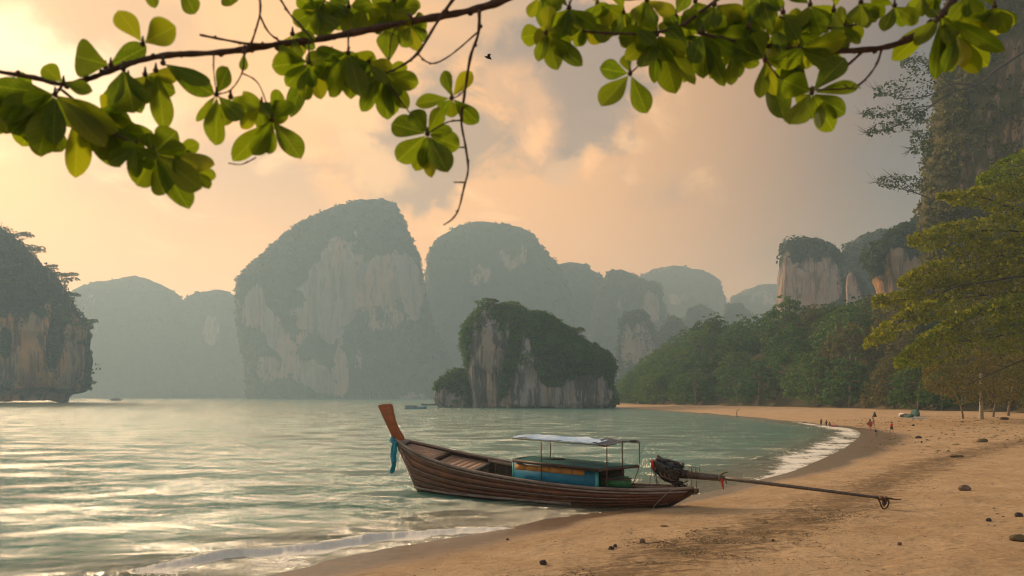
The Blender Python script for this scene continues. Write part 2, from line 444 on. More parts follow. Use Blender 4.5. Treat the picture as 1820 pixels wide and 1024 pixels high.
# broad trampled hollows on the dry sand
foot = fbm(np.c_[X, Y, X * 0], 1.3, 2, 77); Z += dipped * sstep(sd, 2, 5) * .045 * np.minimum(foot, .1)
litter_line = np.array([gpt(*p)[:2] for p in [(1020, 1060), (1180, 990), (1290, 962), (1400, 925), (1480, 902), (1560, 862), (1660, 822), (1740, 800), (1900, 770)]])
ld = seg_dist(P, litter_line); litter = np.exp(-(ld / 1.9) ** 2) + .55 * np.exp(-(np.abs(sd - 22) / 6) ** 2)
width = .9 + 3.6 * np.exp(-((Y - 62) / 24) ** 2) + 1.5 * np.exp(-((Y - 17) / 5) ** 2)
wet = 1 - sstep(sd + wob * .8, width * .55, width * 1.15)
g_o = mk('beach', np.c_[X, Y, Z], Fc, MATS['beach_sand'], None, dict(wet=wet, forest=sstep(sd + wob * 5 - wood_edge(P), -3, 2), litter=litter), True, base=False)
tag(g_o, 'golden sand beach curving round the bay with a dark wet edge', kind='structure')

# the small breaking wave near the camera: crest line read off the photograph
crest = np.array([gz(px, py, .08) for px, py in [(100, 1034), (200, 1016), (300, 999), (400, 984), (500, 975), (620, 960), (720, 947), (830, 938), (900, 934)]])
crest = np.array(smooth_poly(crest, 6))
thw = np.concatenate([np.linspace(R(-100), R(-37), 40)[:-1], np.linspace(R(-37), R(30), 690), np.linspace(R(30), R(60), 24)[1:]])
rw = np.concatenate([np.geomspace(11.0, 40, 330), np.geomspace(40, 1900, 280)[1:], np.array([2050])])
X, Y, Fc, RR, T = polar_sheet(thw, rw)
P = np.c_[X, Y]; sd = sdist(P); P3 = np.c_[X, Y, X * 0]
cell = RR * .008
def wave(wl, amp, ang, seed):
    q = np.c_[X, Y] @ np.array([math.cos(ang), math.sin(ang)])
    ph = q / wl * 2 * math.pi + 3.5 * fbm(P3, .9 / wl * .35, 2, seed)
    return amp * np.sin(ph) * sstep(wl / cell, 2.2, 5) * (0.6 + .5 * fbm(P3, .3 / wl, 2, seed + 3))
Z = wave(5.5, .028, R(118), 1) + wave(2.6, .028, R(100), 2) + wave(1.4, .018, R(135), 3) + wave(.8, .010, R(95), 4)
Z += .020 * fbm(P3, 1.1, 3, 40) * sstep(.9 / cell, 2, 4)
calm = sstep(-sd, .1, 3.0); Z *= calm
cd = seg_dist(P, crest)
# signed distance to the crest: positive on the shore side (towards the camera)
near_i = np.zeros(len(P), int); best = np.full(len(P), 1e9)
m_ = cd < 3
sub = P[m_]; dseg = np.full(len(sub), 1e9); sg = np.zeros(len(sub)); along = np.zeros(len(sub))
for i in range(len(crest) - 1):
    a, b = crest[i], crest[i + 1]; ab = b - a; t = np.clip(((sub - a) @ ab) / (ab @ ab), 0, 1)
    q = sub - a - t[:, None] * ab; dd = np.hypot(*q.T); better = dd < dseg
    cr = ab[0] * (sub[:, 1] - a[1]) - ab[1] * (sub[:, 0] - a[0])
    dseg = np.where(better, dd, dseg); sg = np.where(better, -np.sign(cr), sg); along = np.where(better, (i + t) / (len(crest) - 1), along)
s_ = np.zeros(len(P)); s_[m_] = dseg * sg; s_[~m_] = 9
al = np.zeros(len(P)); al[m_] = along
wig = .16 * fbm(P3, 1.1, 3, 61) + .10 * fbm(P3, 5.5, 3, 65); s2 = s_ + wig
hgt = .17 * np.sin(np.clip(al, 0, 1) * math.pi) ** .5 * (.75 + .5 * fbm(P3, .8, 2, 62))
ridge = np.where(s2 < 0, np.exp(-(s2 / .55) ** 2), np.exp(-(s2 / .13) ** 2)) * m_
Z += hgt * ridge + m_ * (.05 * fbm(P3, 3, 4, 63) + .05 * np.abs(fbm(P3, 9, 3, 69))) * np.exp(-((s2 - .12) / .22) ** 2)
foam = m_ * np.exp(-(np.maximum(s2 - .12, 0) / .26) ** 2) * (s2 > -.05) * sstep(al, .10, .28) * (1.15 + .5 * fbm(P3, 2.0, 3, 64))
foam += .85 * m_ * np.exp(-(np.maximum(s2, 0) / 1.5) ** 2) * (s2 > 0) * (fbm(P3, 1.6, 4, 66) + .25)
# shore foam: lace at the very edge, wider surf band along the far curve of the beach
surf_w = .22 + 3.4 * sstep(Y, 29, 48) * (1 - sstep(Y, 88, 115)) + .5 * sstep(Y, 88, 115)
e = -sd + wob[:1].mean() + .35 * fbm(P3, .55, 3, 67)
foam += np.clip(1.15 - np.abs(e - surf_w * .45) / (surf_w * .62), 0, 1) * (.60 + .7 * fbm(P3, .9, 4, 68) + .15 * sstep(Y, 30, 45)) * (sd < .6)
depth = np.maximum(-ground_h(P, sd, False), 0)
foam += .42 * np.exp(-((-sd - .7) / .8) ** 2) * (Y < 24) * (.5 + fbm(P3, .9, 3, 72))
foam = np.clip(foam, 0, 1)
def water_fn(k):
    pos = k.new('ShaderNodeNewGeometry').outputs['Position']
    foam_, dep = k.attr('foam'), k.attr('depth')
    v1 = k.mapping(pos, (.75, 1.25, 1), (0, 0, R(20)))
    a = k.noise(v1, 2.1, 6, .68, .4); b = k.noise(v1, 5.5, 5, .65, .3); s = k.noise(k.mapping(pos, (.45, 1.0, 1), (0, 0, R(8))),   .45, 6, .62); l_ = k.noise(v1, .33, 3, .5, .3)
    h = k.m('ADD', k.m('ADD', a, k.m('MULTIPLY', b, .30)), k.m('MULTIPLY', l_, .45))
    gust = k.ss(s, .36, .64, .45, .95)
    nrm = k.bump(h, gust, .70)
    big = k.noise(pos, .03, 3, .5)
    deepc = k.mix(k.ss(big, .35, .65), (.014, .155, .122), (.026, .205, .165))
    shal = (.17, .20, .12)
    bodyc = k.mix(k.ss(dep, .0, .55), shal, deepc)
    di = k.new('ShaderNodeBsdfDiffuse'); k.put(di.inputs[0], bodyc); k.put(di.inputs['Normal'], nrm)
    tr = k.new('ShaderNodeBsdfTransparent'); k.put(tr.inputs[0], (.80, .87, .80))
    m1 = k.new('ShaderNodeMixShader'); k.put(m1.inputs[0], k.ss(dep, .0, .42, .10, 1.0)); k.l.new(tr.outputs[0], m1.inputs[1]); k.l.new(di.outputs[0], m1.inputs[2])
    gl = k.new('ShaderNodeBsdfGlossy'); k.put(gl.inputs[0], (.88, .96, 1.0)); k.put(gl.inputs['Roughness'], .14); k.put(gl.inputs['Normal'], nrm)
    fr = k.new('ShaderNodeFresnel'); k.put(fr.inputs['IOR'], 1.22); k.put(fr.inputs['Normal'], nrm)
    m2 = k.new('ShaderNodeMixShader'); k.put(m2.inputs[0], k.m('MULTIPLY', fr.outputs[0], .52)); k.l.new(m1.outputs[0], m2.inputs[1]); k.l.new(gl.outputs[0], m2.inputs[2])
    fn_ = k.noise(pos, 3.2, 8, .7, .6); f2 = k.noise(pos, 16, 4, .7)
    ff = k.ss(k.m('ADD', foam_, k.m('MULTIPLY', k.m('SUBTRACT', k.m('ADD', k.m('MULTIPLY', fn_, .7), k.m('MULTIPLY', f2, .3)), .5), 2.2)), .40, .75)
    ff = k.m('MULTIPLY', ff, k.ss(foam_, .02, .12))
    fo = principled(k, (.90, .885, .80), .7, k.bump(k.m('ADD', f2, fn_), .9, .06), .3)
    m3 = k.new('ShaderNodeMixShader'); k.put(m3.inputs[0], ff); k.l.new(m2.outputs[0], m3.inputs[1]); k.l.new(fo, m3.inputs[2])
    return m3.outputs[0]
material('sea_water', water_fn)
w_o = mk('sea', np.c_[X, Y, Z], Fc, MATS['sea_water'], None, dict(foam=foam, depth=depth), True, base=False)
tag(w_o, 'calm green sea of the bay with a small breaking wave and surf foam', kind='structure')

# ------------------------------------------------------------------ leaf clouds
def leaf_quads(C, N, size, r, flat=.5, elong=1.5):
    """C centres, N preferred normals, size per leaf; returns V, F of diamond shaped leaves"""
    n_ = len(C); rnd = r.normal(size=(n_, 3)); Nn = N * (1 - flat) + rnd * flat; Nn /= np.linalg.norm(Nn, axis=1)[:, None] + 1e-9
    t = np.cross(Nn, r.normal(size=(n_, 3))); t /= np.linalg.norm(t, axis=1)[:, None] + 1e-9; b = np.cross(Nn, t)
    s = (np.asarray(size) * r.uniform(.6, 1.35, n_))[:, None]
    V = np.stack([C - t * s * elong * .5, C + b * s * .42 + Nn * s * .08, C + t * s * elong * .5, C - b * s * .42 + Nn * s * .08], 1).reshape(-1, 3)
    return V, np.arange(n_ * 4).reshape(-1, 4)
def clump_points(cen, rad, per, r, squash=.75):
    """points on the shells of many leaf clumps"""
    m = len(cen); dirs = r.normal(size=(m, per, 3)); dirs /= np.linalg.norm(dirs, axis=2)[..., None]
    dirs[..., 2] = np.where(dirs[..., 2] < -.35, -dirs[..., 2], dirs[..., 2])
    rr_ = rad[:, None, None] * r.uniform(.72, 1.08, (m, per, 1))
    sc = np.array([1, 1, squash])
    return (cen[:, None, :] + dirs * rr_ * sc).reshape(-1, 3), (dirs / sc).reshape(-1, 3)

# ------------------------------------------------------------------ limestone mountains (lofted solids)
def loft(name, Y0, left, right, k=.6, nu=110, nv=90, amp=3.0, flute=1.5, rocks=(), veg_amp=1.5, mat='limestone_far', base_py=None, seed=0,
         leaf=None, nclump=350, crad=(3, 6), per=26, lsize=1.6, leafmat_='far_leaf', blocky=.85, rockbase=0.0, top_bias=1.5, label='', parent=None, back=True, sharp=1.0, trunkless=True):
    left = np.array(left, float); right = np.array(right, float)
    top = left[0][1]; bot = base_py or YH + (EYE + 1.5) * F / Y0
    s = (np.linspace(0, 1, nv)) ** top_bias; py = top + (bot - top) * s
    xl = np.interp(py, left[:, 1], left[:, 0]); xr = np.interp(py, right[:, 1], right[:, 0])
    if right[0][0] > left[0][0] + 30: pass
    ang = np.concatenate([np.linspace(math.pi, 2 * math.pi, int(nu * .72), endpoint=False), np.linspace(0, math.pi, int(nu * .28), endpoint=False)])
    na = len(ang); S = Y0 / F
    cx = (xl + xr) / 2 * S - W0 / 2 * S; hw = np.maximum((xr - xl) / 2 * S, .02); z = EYE + (YH - py) * S
    D = k * hw
    ca, sa = np.cos(ang), np.sin(ang)
    cb = np.sign(ca) * np.abs(ca) ** blocky; sb = np.sign(sa) * np.abs(sa) ** blocky
    Xv = cx[:, None] + hw[:, None] * cb; Yv = Y0 + D[:, None] * sb; Zv = np.repeat(z[:, None], na, 1)
    P = np.stack([Xv, Yv, Zv], -1).reshape(-1, 3)
    # outward direction with slope
    dhw = np.gradient(hw) / np.minimum(np.gradient(z), -1e-3); nz = np.clip(-dhw, -2, 2)
    O = np.stack([np.repeat(ca[None], nv, 0), np.repeat(sa[None], nv, 0), np.repeat(nz[:, None], na, 1)], -1).reshape(-1, 3)
    O /= np.linalg.norm(O, axis=1)[:, None]
    edge = np.repeat(sstep(np.arange(nv), 0, nv * .1)[:, None], na, 1).ravel()
    q = np.repeat(hw[:, None], na, 1).ravel(); lim = np.minimum(1, q / (amp * 3))
    side = np.abs(np.repeat(ca[None], nv, 0).ravel())
    keep = 1 - .55 * side ** 3               # stay closer to the drawn outline at the sides
    ppx, ppy = proj(P)
    rock = np.full(len(P), rockbase) + np.where(O[:, 2] < .35, .0, -.4)
    nn = fbm(P, .9 / (amp * 5), 4, seed + 9)
    for (rx, ry, ra, rb, rot, w) in rocks:
        c_, s__ = math.cos(R(rot)), math.sin(R(rot)); u = (ppx - rx) * c_ + (ppy - ry) * s__; v = -(ppx - rx) * s__ + (ppy - ry) * c_
        e_ = np.sqrt((u / ra) ** 2 + (v / rb) ** 2) + .35 * nn
        f_ = 1 - sstep(e_, .65, 1.25)
        rock = np.maximum(rock, w * f_) if w > 0 else np.minimum(rock, rock * (1 - f_) + w * f_ * .2)
    rock += .30 * nn * (rockbase > 0)
    rock = np.clip(rock, 0, 1)
    Nl = fbm(P, 1 / (amp * 7), 4, seed) * amp * 1.8
    Nf = fbm(P, 1 / (flute * 5), 4, seed + 5, ax=(1, 1, .18)) * flute * 1.5
    Nf += -np.abs(fbm(P, 1 / (flute * 9), 3, seed + 15, ax=(1, 1, .10))) * flute * 1.6
    Nv = (1 - np.abs(fbm(P, 1 / (veg_amp * 4), 3, seed + 7)) * 1.4) * veg_amp * 1.2 - veg_amp * 1.15
    disp = (Nl * keep + Nf * rock * (.4 + .6 * keep) + Nv * (1 - rock) * .9) * edge * lim
    P2 = P + O * disp[:, None]
    idx = np.arange(nv * na).reshape(nv, na)
    Fc = np.stack([idx[:-1], np.roll(idx[:-1], -1, 1), np.roll(idx[1:], -1, 1), idx[1:]], -1).reshape(-1, 4)
    if parent is None:
        o = mk(name, P2, Fc, MATS[mat], None, dict(rock=rock), True)
    else: o = mk(name, P2, Fc, MATS[mat], parent, dict(rock=rock), True)
    if label: tag(o, label, kind='structure')
    if nclump:
        r = np.random.default_rng(seed + 100)
        wgt = np.clip(1 - rock * 1.25, 0, 1) * (np.repeat(sa[None], nv, 0).ravel() < .35) * np.repeat(np.gradient(-z)[:, None], na, 1).ravel() * (q + 2) * edge
        wgt = np.nan_to_num(np.abs(wgt)) * (P2[:, 2] > 1.0) + 1e-9; wgt /= wgt.sum()
        ii = r.choice(len(P2), nclump, p=wgt); rad = crad[0] + (crad[1] - crad[0]) * r.random(nclump) ** 2.2
        cen = P2[ii] - O[ii] * rad[:, None] * .25 + r.normal(size=(nclump, 3)) * rad[:, None] * .15
        C, N = clump_points(cen, rad, per, r)
        V, Fq = leaf_quads(C, N, lsize, r, .55)
        f = mk('foliage', V, Fq, MATS[leafmat_], o); tag(f, kind='stuff')
    return o, P2, O, rock

# ------------------------------------------------------------------ the mountains and rocks
loft('mountain', 1000, [(680,354),(640,358),(580,374),(530,402),(480,447),(440,482),(427,502),(425,530),(432,600),(440,640),(446,712)],
     [(682,354),(705,364),(722,400),(735,432),(750,472),(758,520),(762,560),(790,620),(830,712)], .55, 150, 150, 3, 3.6,
     rocks=[(590,520,60,95,25,1),(680,500,70,50,-25,1),(730,515,28,55,0,.9),(450,545,22,45,10,.8),(500,610,20,95,-32,1),(560,670,60,26,28,.9),(605,655,16,42,0,.9),(690,560,40,36,-20,.6),(480,655,34,26,0,.7),(640,640,10,20,0,.6)],
     veg_amp=3.5, seed=11, nclump=1500, crad=(3,6), per=24, lsize=1.9, label='tallest rounded limestone mountain across the bay with pale bare cliff faces', base_py=711)
loft('mountain', 1400, [(238,490),(210,495),(180,501),(152,506),(133,517),(112,560),(100,709)], [(242,490),(270,499),(305,517),(330,537),(352,580),(400,709)], .5, 90, 80, 6, 4,
     rocks=[(160,560,20,40,0,.4)], veg_amp=4, seed=12, nclump=700, crad=(3.5,6), per=20, lsize=2.2, label='broad hazy green mountain at the left, behind the left sea cliff', base_py=709)
loft('mountain', 1350, [(385,515),(352,521),(335,533),(318,560),(305,709)], [(388,514),(405,518),(424,532),(440,570),(470,709)], .5, 80, 80, 6, 4,
     rocks=[(375,585,18,30,0,.8)], veg_amp=4, seed=13, nclump=500, crad=(3.5,6), per=20, lsize=2.2, label='hazy mountain with a notched top just left of the tallest mountain', base_py=709)
loft('mountain', 1150, [(862,395),(840,395),(812,404),(778,425),(763,446),(755,490),(750,560),(740,709)], [(866,395),(890,399),(920,404),(948,418),(966,444),(990,468),(1012,520),(1040,709)], .5, 120, 110, 3.5, 3.6,
     rocks=[(910,455,26,26,0,.6),(850,490,26,24,0,.5)], veg_amp=3.5, seed=14, nclump=900, crad=(3,6), per=20, lsize=2, label='second tallest flat-topped mountain, right of the tallest one', base_py=710)
loft('mountain', 1260, [(1012,466),(985,470),(965,520),(950,709)], [(1016,466),(1040,470),(1066,487),(1085,520),(1110,709)], .5, 70, 70, 5, 4,
     rocks=[(1000,560,12,14,0,.4)], veg_amp=3.5, seed=15, nclump=500, crad=(3,6), per=18, lsize=3, label='low hazy shoulder mountain directly behind the small rock island', base_py=709)
loft('mountain', 1180, [(1100,479),(1080,485),(1066,510),(1050,560),(1030,709)], [(1104,479),(1130,489),(1150,502),(1172,508),(1180,545),(1196,580),(1225,709)], .5, 80, 80, 5, 4,
     rocks=[(1158,545,16,34,0,.7),(1105,545,12,20,0,.4)], veg_amp=3.5, seed=16, nclump=600, crad=(3,6), per=18, lsize=2, label='hazy mountain with a square cliffed right shoulder above the forest edge', base_py=710)
loft('mountain', 1600, [(1196,472),(1160,478),(1133,493),(1110,530),(1095,709)], [(1200,472),(1250,482),(1276,498),(1288,530),(1318,600),(1350,709)], .5, 80, 80, 6, 5,
     rocks=[(1195,530,30,12,0,.5)], veg_amp=4, seed=17, nclump=600, crad=(3.5,6.5), per=18, lsize=2.4, label='pale distant dome mountain in the gap left of the square cliff tower', base_py=708)
loft('mountain', 1640, [(1352,506),(1322,517),(1297,527),(1282,600),(1270,709)], [(1356,506),(1390,504),(1420,530),(1450,709)], .5, 70, 60, 6, 5,
     rocks=[(1360,530,26,12,0,.5)], veg_amp=4, seed=18, nclump=400, crad=(3.5,6.5), per=18, lsize=2.4, label='farthest faint mountain beside the square cliff tower', base_py=708)
loft('mountain', 760, [(1132,549),(1112,555),(1101,572),(1100,625),(1096,712)], [(1136,549),(1150,561),(1164,590),(1173,640),(1185,712)], .6, 80, 80, 3, 3,
     rocks=[(1112,610,12,46,0,.8),(1140,615,24,40,0,.7)], veg_amp=3, seed=19, nclump=400, crad=(3,6), per=22, lsize=1.8, label='small thimble shaped rock tower in the haze right of the island', base_py=712)
loft('mountain', 1060, [(1243,540),(1226,547),(1214,562),(1200,592),(1190,709)], [(1247,540),(1264,552),(1280,572),(1292,600),(1305,709)], .6, 60, 60, 4, 3, veg_amp=3.5, seed=20, nclump=400, crad=(3,5.5), per=18, lsize=1.9, label='small hazy round hill between the thimble rock and the cliff tower', base_py=710)
loft('mountain', 1100, [(1306,538),(1292,545),(1286,560),(1280,709)], [(1309,538),(1323,546),(1338,562),(1352,600),(1365,709)], .6, 60, 60, 4, 3, veg_amp=3.5, seed=21, nclump=300, crad=(3,5.5), per=18, lsize=1.9, label='smallest hazy round hill nearest the square cliff tower', base_py=710)
loft('mountain', 800, [(1196,560),(1182,575),(1170,594),(1158,712)], [(1199,560),(1214,576),(1228,602),(1242,712)], .6, 60, 60, 3, 3, veg_amp=4, seed=22, nclump=400, crad=(4,7), per=20, lsize=2.2, label='tree covered knoll right behind the thimble shaped rock tower', base_py=712)
loft('mountain', 1020, [(560,668),(420,690),(380,709)], [(700,668),(860,690),(900,711)], .12, 60, 20, 4, 2, veg_amp=3.5, seed=23, nclump=500, crad=(4,8), per=20, lsize=1.9, label='low wooded foot of the tallest mountain along the water', base_py=711) if False else None
loft('shore_rock', 930, [(724,697),(712,700),(706,709),(704,712)], [(735,697),(752,700),(760,704),(766,712)], .5, 50, 30, 1.5, 1.5, rocks=[(735,704,40,12,0,1)], veg_amp=1, seed=24, nclump=40, crad=(1.5,3), per=16, lsize=1.4, label='low pale rocks on the far waterline left of the island', base_py=713)

# right-hand cliffs
loft('cliff', 560, [(1560,409),(1528,416),(1500,436),(1486,462),(1480,712)], [(1566,409),(1600,410),(1660,425),(1700,712)], .5, 90, 90, 4, 3.5,
     rocks=[(1560,450,40,30,0,.25)], veg_amp=4, seed=31, nclump=900, crad=(3,6), per=24, lsize=1.8, label='green forested ridge behind the square cliff tower', base_py=716)
loft('cliff', 500, [(1430,421),(1408,425),(1394,438),(1386,455),(1384,500),(1386,560),(1388,716)], [(1433,421),(1455,430),(1477,441),(1488,458),(1492,480),(1496,560),(1500,716)], .7, 170, 150, 3, 3.2,
     rocks=[(1435,520,60,62,0,1),(1478,505,22,50,0,.9),(1395,520,18,70,0,1)], veg_amp=3, seed=32, nclump=600, crad=(2.5,5), per=26, lsize=1.6, mat='limestone_tower', blocky=.6, label='square grey and pink limestone cliff tower with a green cap', base_py=716)
loft('cliff', 430, [(1515,481),(1504,488),(1499,510),(1500,560),(1496,716)], [(1518,481),(1530,492),(1541,520),(1548,560),(1552,716)], .6, 100, 100, 2, 2.6,
     rocks=[(1513,535,20,50,0,1)], veg_amp=2, seed=33, nclump=220, crad=(1.5,3), per=26, lsize=1.2, mat='limestone_tower', label='slim pale rock pinnacle between the square tower and the overhanging cliff', base_py=716)
loft('cliff', 310, [(1632,384),(1614,388),(1590,400),(1566,418),(1546,442),(1542,462),(1549,480),(1556,500),(1560,530),(1562,718)], [(1636,384),(1680,386),(1740,400),(1780,718)], .55, 170, 150, 2.6, 3.0,
     rocks=[(1592,500,28,62,10,1),(1566,515,18,34,0,.8),(1630,490,20,40,0,.7)], veg_amp=3, seed=34, nclump=900, crad=(1.6,3.6), per=30, lsize=.9, leafmat_='cliff_leaf', mat='limestone_ochre', label='overhanging cliff with an orange and white rock face above the forest', base_py=718)
cliffR, PR, OR_, rockR = loft('cliff', 185, [(1730,-170),(1712,-60),(1692,30),(1678,110),(1672,190),(1662,235),(1652,290),(1646,330),(1640,380),(1648,430),(1650,520),(1650,600),(1655,716)],
     [(2200,-170),(2400,100),(2500,400),(2600,716)], .30, 260, 230, 3.0, 2.6,
     rocks=[(1750,250,45,120,12,.42),(1800,170,40,130,0,.6)], veg_amp=2.2, seed=35, nclump=5200, crad=(.9,3.6), per=26, lsize=.60, leafmat_='cliff_leaf_brown', mat='limestone_brown', top_bias=1.0,
     label='towering brown cliff at the right edge overgrown with scrub', base_py=722)
# left sea cliff
loft('cliff', 430, [(-150,300),(-320,340),(-400,500),(-420,640),(-420,700),(-400,706),(-380,716)],
     [(-146,300),(-60,360),(0,402),(28,424),(56,452),(84,486),(108,518),(124,545),(143,572),(150,594),(144,612),(150,640),(150,668),(147,684),(140,694),(118,701),(112,707),(110,716)], .45, 240, 210, 2.6, 3.0,
     rocks=[(60,630,110,75,0,1),(120,650,36,60,0,.9),(-40,640,90,90,0,1),(65,575,40,25,0,.4),(100,600,16,60,8,-1),(12,610,12,30,0,-1),(60,708,120,10,0,1)], veg_amp=3.4, seed=36, nclump=2200, crad=(1.6,5.5), per=30, lsize=1.15, leafmat_='cliff_leaf', mat='limestone_ochre', top_bias=1.0,
     label='dark wooded sea cliff at the left edge with an orange undercut rock face', base_py=716)
# the little island
loft('rock_island', 246, [(872,541),(852,545),(842,556),(834,568),(824,580),(820,604),(824,625),(828,660),(834,690),(840,706),(842,716),(840,728)],
     [(884,540),(928,548),(966,560),(986,569),(1016,590),(1034,604),(1052,614),(1076,627),(1088,645),(1090,656),(1084,668),(1084,690),(1094,716),(1084,728)], .55, 280, 240, 1.5, 1.8,
     rocks=[(868,640,38,80,5,1),(845,660,22,80,0,1),(925,690,90,42,0,1),(1035,700,60,32,0,.95),(930,640,22,40,0,.6),(890,590,18,30,0,.5),(950,712,150,14,0,1),(905,650,12,60,12,-1),(985,660,28,30,0,-1)],
     veg_amp=1.6, seed=37, nclump=2200, crad=(.7,2.2), per=32, lsize=.43, leafmat_='forest_leaf', mat='limestone_near', top_bias=1.15, blocky=.75,
     label='small steep rock island with grey fluted cliffs and green trees on top', base_py=728)
loft('rock_island', 250, [(812,655),(796,664),(780,676),(770,692),(767,708),(772,718),(778,728)], [(816,655),(834,652),(850,665),(858,690),(860,728)], .6, 110, 90, 1.0, 1.2,
     rocks=[(785,710,26,22,0,.9),(812,712,20,20,0,.6)], veg_amp=1.4, seed=38, nclump=420, crad=(.9,2.0), per=34, lsize=.5, leafmat_='forest_leaf', mat='limestone_near', label='low bushy rock lobe attached to the left foot of the island', base_py=728)

# ------------------------------------------------------------------ trees of the forest behind the beach
def bark_fn(k):
    v = k.mapping(obc(k), (1, 1, .3)); a = k.noise(v, 6, 6, .6)
    return principled(k, k.mix(k.ss(a, .3, .7), (.16, .12, .085), (.30, .25, .19)), .9, k.bump(a, .6, .04), .1)
material('bark', bark_fn)
simple('bark_pale', (.38, .32, .25), (.50, .44, .35), 5, .9, .5, .03)
simple('bark_dark', (.055, .040, .030), (.10, .075, .05), 9, .9, .5, .02)
def tree_variant(i, kind):
    """one tree about 10 m high, crown 10 m wide, at the origin: root empty > trunk, crown"""
    r = np.random.default_rng(500 + i)
    root = bpy.data.objects.new('forest_tree', None)
    COL.objects.link(root)
    t = MB(); lean = r.uniform(-.8, .8, 2)
    tp = [(0, 0, -.6), (lean[0] * .2, lean[1] * .2, 1.5), (lean[0] * .6, lean[1] * .6, 4), (lean[0], lean[1], 7)]
    t.tube(tp, [.34, .26, .2, .09], 8)
    cen = []; rad = []
    nl = 15 if kind != 'spread' else 17
    for j in range(nl):
        a = 2 * math.pi * (j * .618 + r.uniform(0, .1)); rr_ = 4.0 * math.sqrt((j + .5) / nl); hz_ = 8.2 - 4.6 * (rr_ / 4.0) ** 2 * (.7 if kind == 'spread' else 1) + r.uniform(-.7, .7)
        c = (rr_ * math.cos(a), rr_ * math.sin(a), hz_); cen.append(c); rad.append(r.uniform(1.15, 1.95))
        if j % 2 == 0:
            b = Vector(tp[2]) * .6 + Vector(tp[3]) * .4; t.tube([b, b.lerp(Vector(c), .5) + Vector((0, 0, .3)), Vector(c)], [.11, .07, .03], 5)
    for j in range(9):
        a = 2 * math.pi * (j / 9 + r.uniform(-.03, .03)); cen.append((3.9 * math.cos(a), 3.9 * math.sin(a), r.uniform(1.6, 3.2))); rad.append(r.uniform(1.1, 1.8))
    cen = np.array(cen); rad = np.array(rad)
    # break each lobe into small sprays so that the crown reads as foliage
    sub = 16; dirs = r.normal(size=(len(cen), sub, 3)); dirs /= np.linalg.norm(dirs, axis=2)[..., None]
    c2 = (cen[:, None] + dirs * rad[:, None, None] * .85).reshape(-1, 3); r2 = r.uniform(.32, .62, len(c2))
    C, N = clump_points(c2, r2, 9, r, .55); 
    big = np.repeat(dirs.reshape(-1, 3), 9, 0); N = N * .5 + big + np.array([0, 0, .4])
    V, Fq = leaf_quads(C, N, .36, r, .5, 1.5)
    o = bpy.data.objects.new('trunk', None)
    me = rawmesh('trunk', t.V, t.F, None, True); me.materials.append(MATS['bark'])
    tr = bpy.data.objects.new('trunk', me); COL.objects.link(tr); tr.parent = root
    me = rawmesh('crown', V, Fq); me.materials.append(MATS[{'green': 'forest_leaf', 'dark': 'forest_leaf_dark', 'olive': 'forest_leaf_olive', 'dry': 'forest_leaf_dry', 'spread': 'forest_leaf'}[kind]])
    cr = bpy.data.objects.new('crown', me); COL.objects.link(cr); cr.parent = root
    bpy.data.objects.remove(o)
    return root
KINDS_T = ['green', 'dark', 'green', 'dark', 'olive', 'green', 'dry', 'spread']
variants = [tree_variant(i, k) for i, k in enumerate(KINDS_T)]
KW = dict(green='mid green', dark='dark green', olive='olive green', dry='brownish', spread='broad green')
r = np.random.default_rng(99)
cand = np.c_[r.uniform(10, 330, 9000), r.uniform(92, 430, 9000)]
sdc = sdist(cand); gh = ground_h(cand, sdc)
px_ = W0 / 2 + F * cand[:, 0] / cand[:, 1]
wed = wood_edge(cand); sdc = sdc - wed
ok_ = (sdc > -.5) & (sdc < 75) & (px_ > 1070) & (px_ < 1880) & (cand[:, 1] < 390) & (cand[:, 0] < 190)
cand, sdc, gh, px_ = cand[ok_], sdc[ok_], gh[ok_], px_[ok_]
# front rows first; each tree keeps its distance from the ones placed before
order = np.argsort(np.round(sdc / 7) + r.uniform(0, .3, len(sdc)))
placed = []
for q in order:
    x, y = cand[q]; mind = (6.2 if sdc[q] < 9 else 8.6) * (1.15 if y > 170 else .95)
    if all((x - a) ** 2 + (y - b) ** 2 > mind ** 2 for a, b, *_ in placed):
        placed.append((x, y, gh[q], sdc[q], px_[q]))
    if len(placed) >= 290: break
used = set()
ROWS = [(7, 'at the sand edge'), (20, 'second row'), (42, 'mid slope'), (999, 'upper slope')]
WHERE = [(1130, 'just right of the island'), (1230, 'below the thimble rock'), (1330, 'below the hazy round hills'), (1430, 'below the square tower left'), (1510, 'below the square tower right'), (1590, 'below the orange cliff'), (1680, 'below the brown cliff edge'), (1900, 'behind the feathery tree')]
ORD = ['leftmost', 'second', 'third', 'fourth', 'fifth', 'sixth', 'seventh', 'eighth', 'ninth', 'tenth', 'eleventh', 'twelfth', 'thirteenth', 'fourteenth', 'fifteenth', 'sixteenth', 'seventeenth', 'eighteenth', 'nineteenth', 'twentieth'] + ['%dth' % q for q in range(21, 60)]
cells = {}
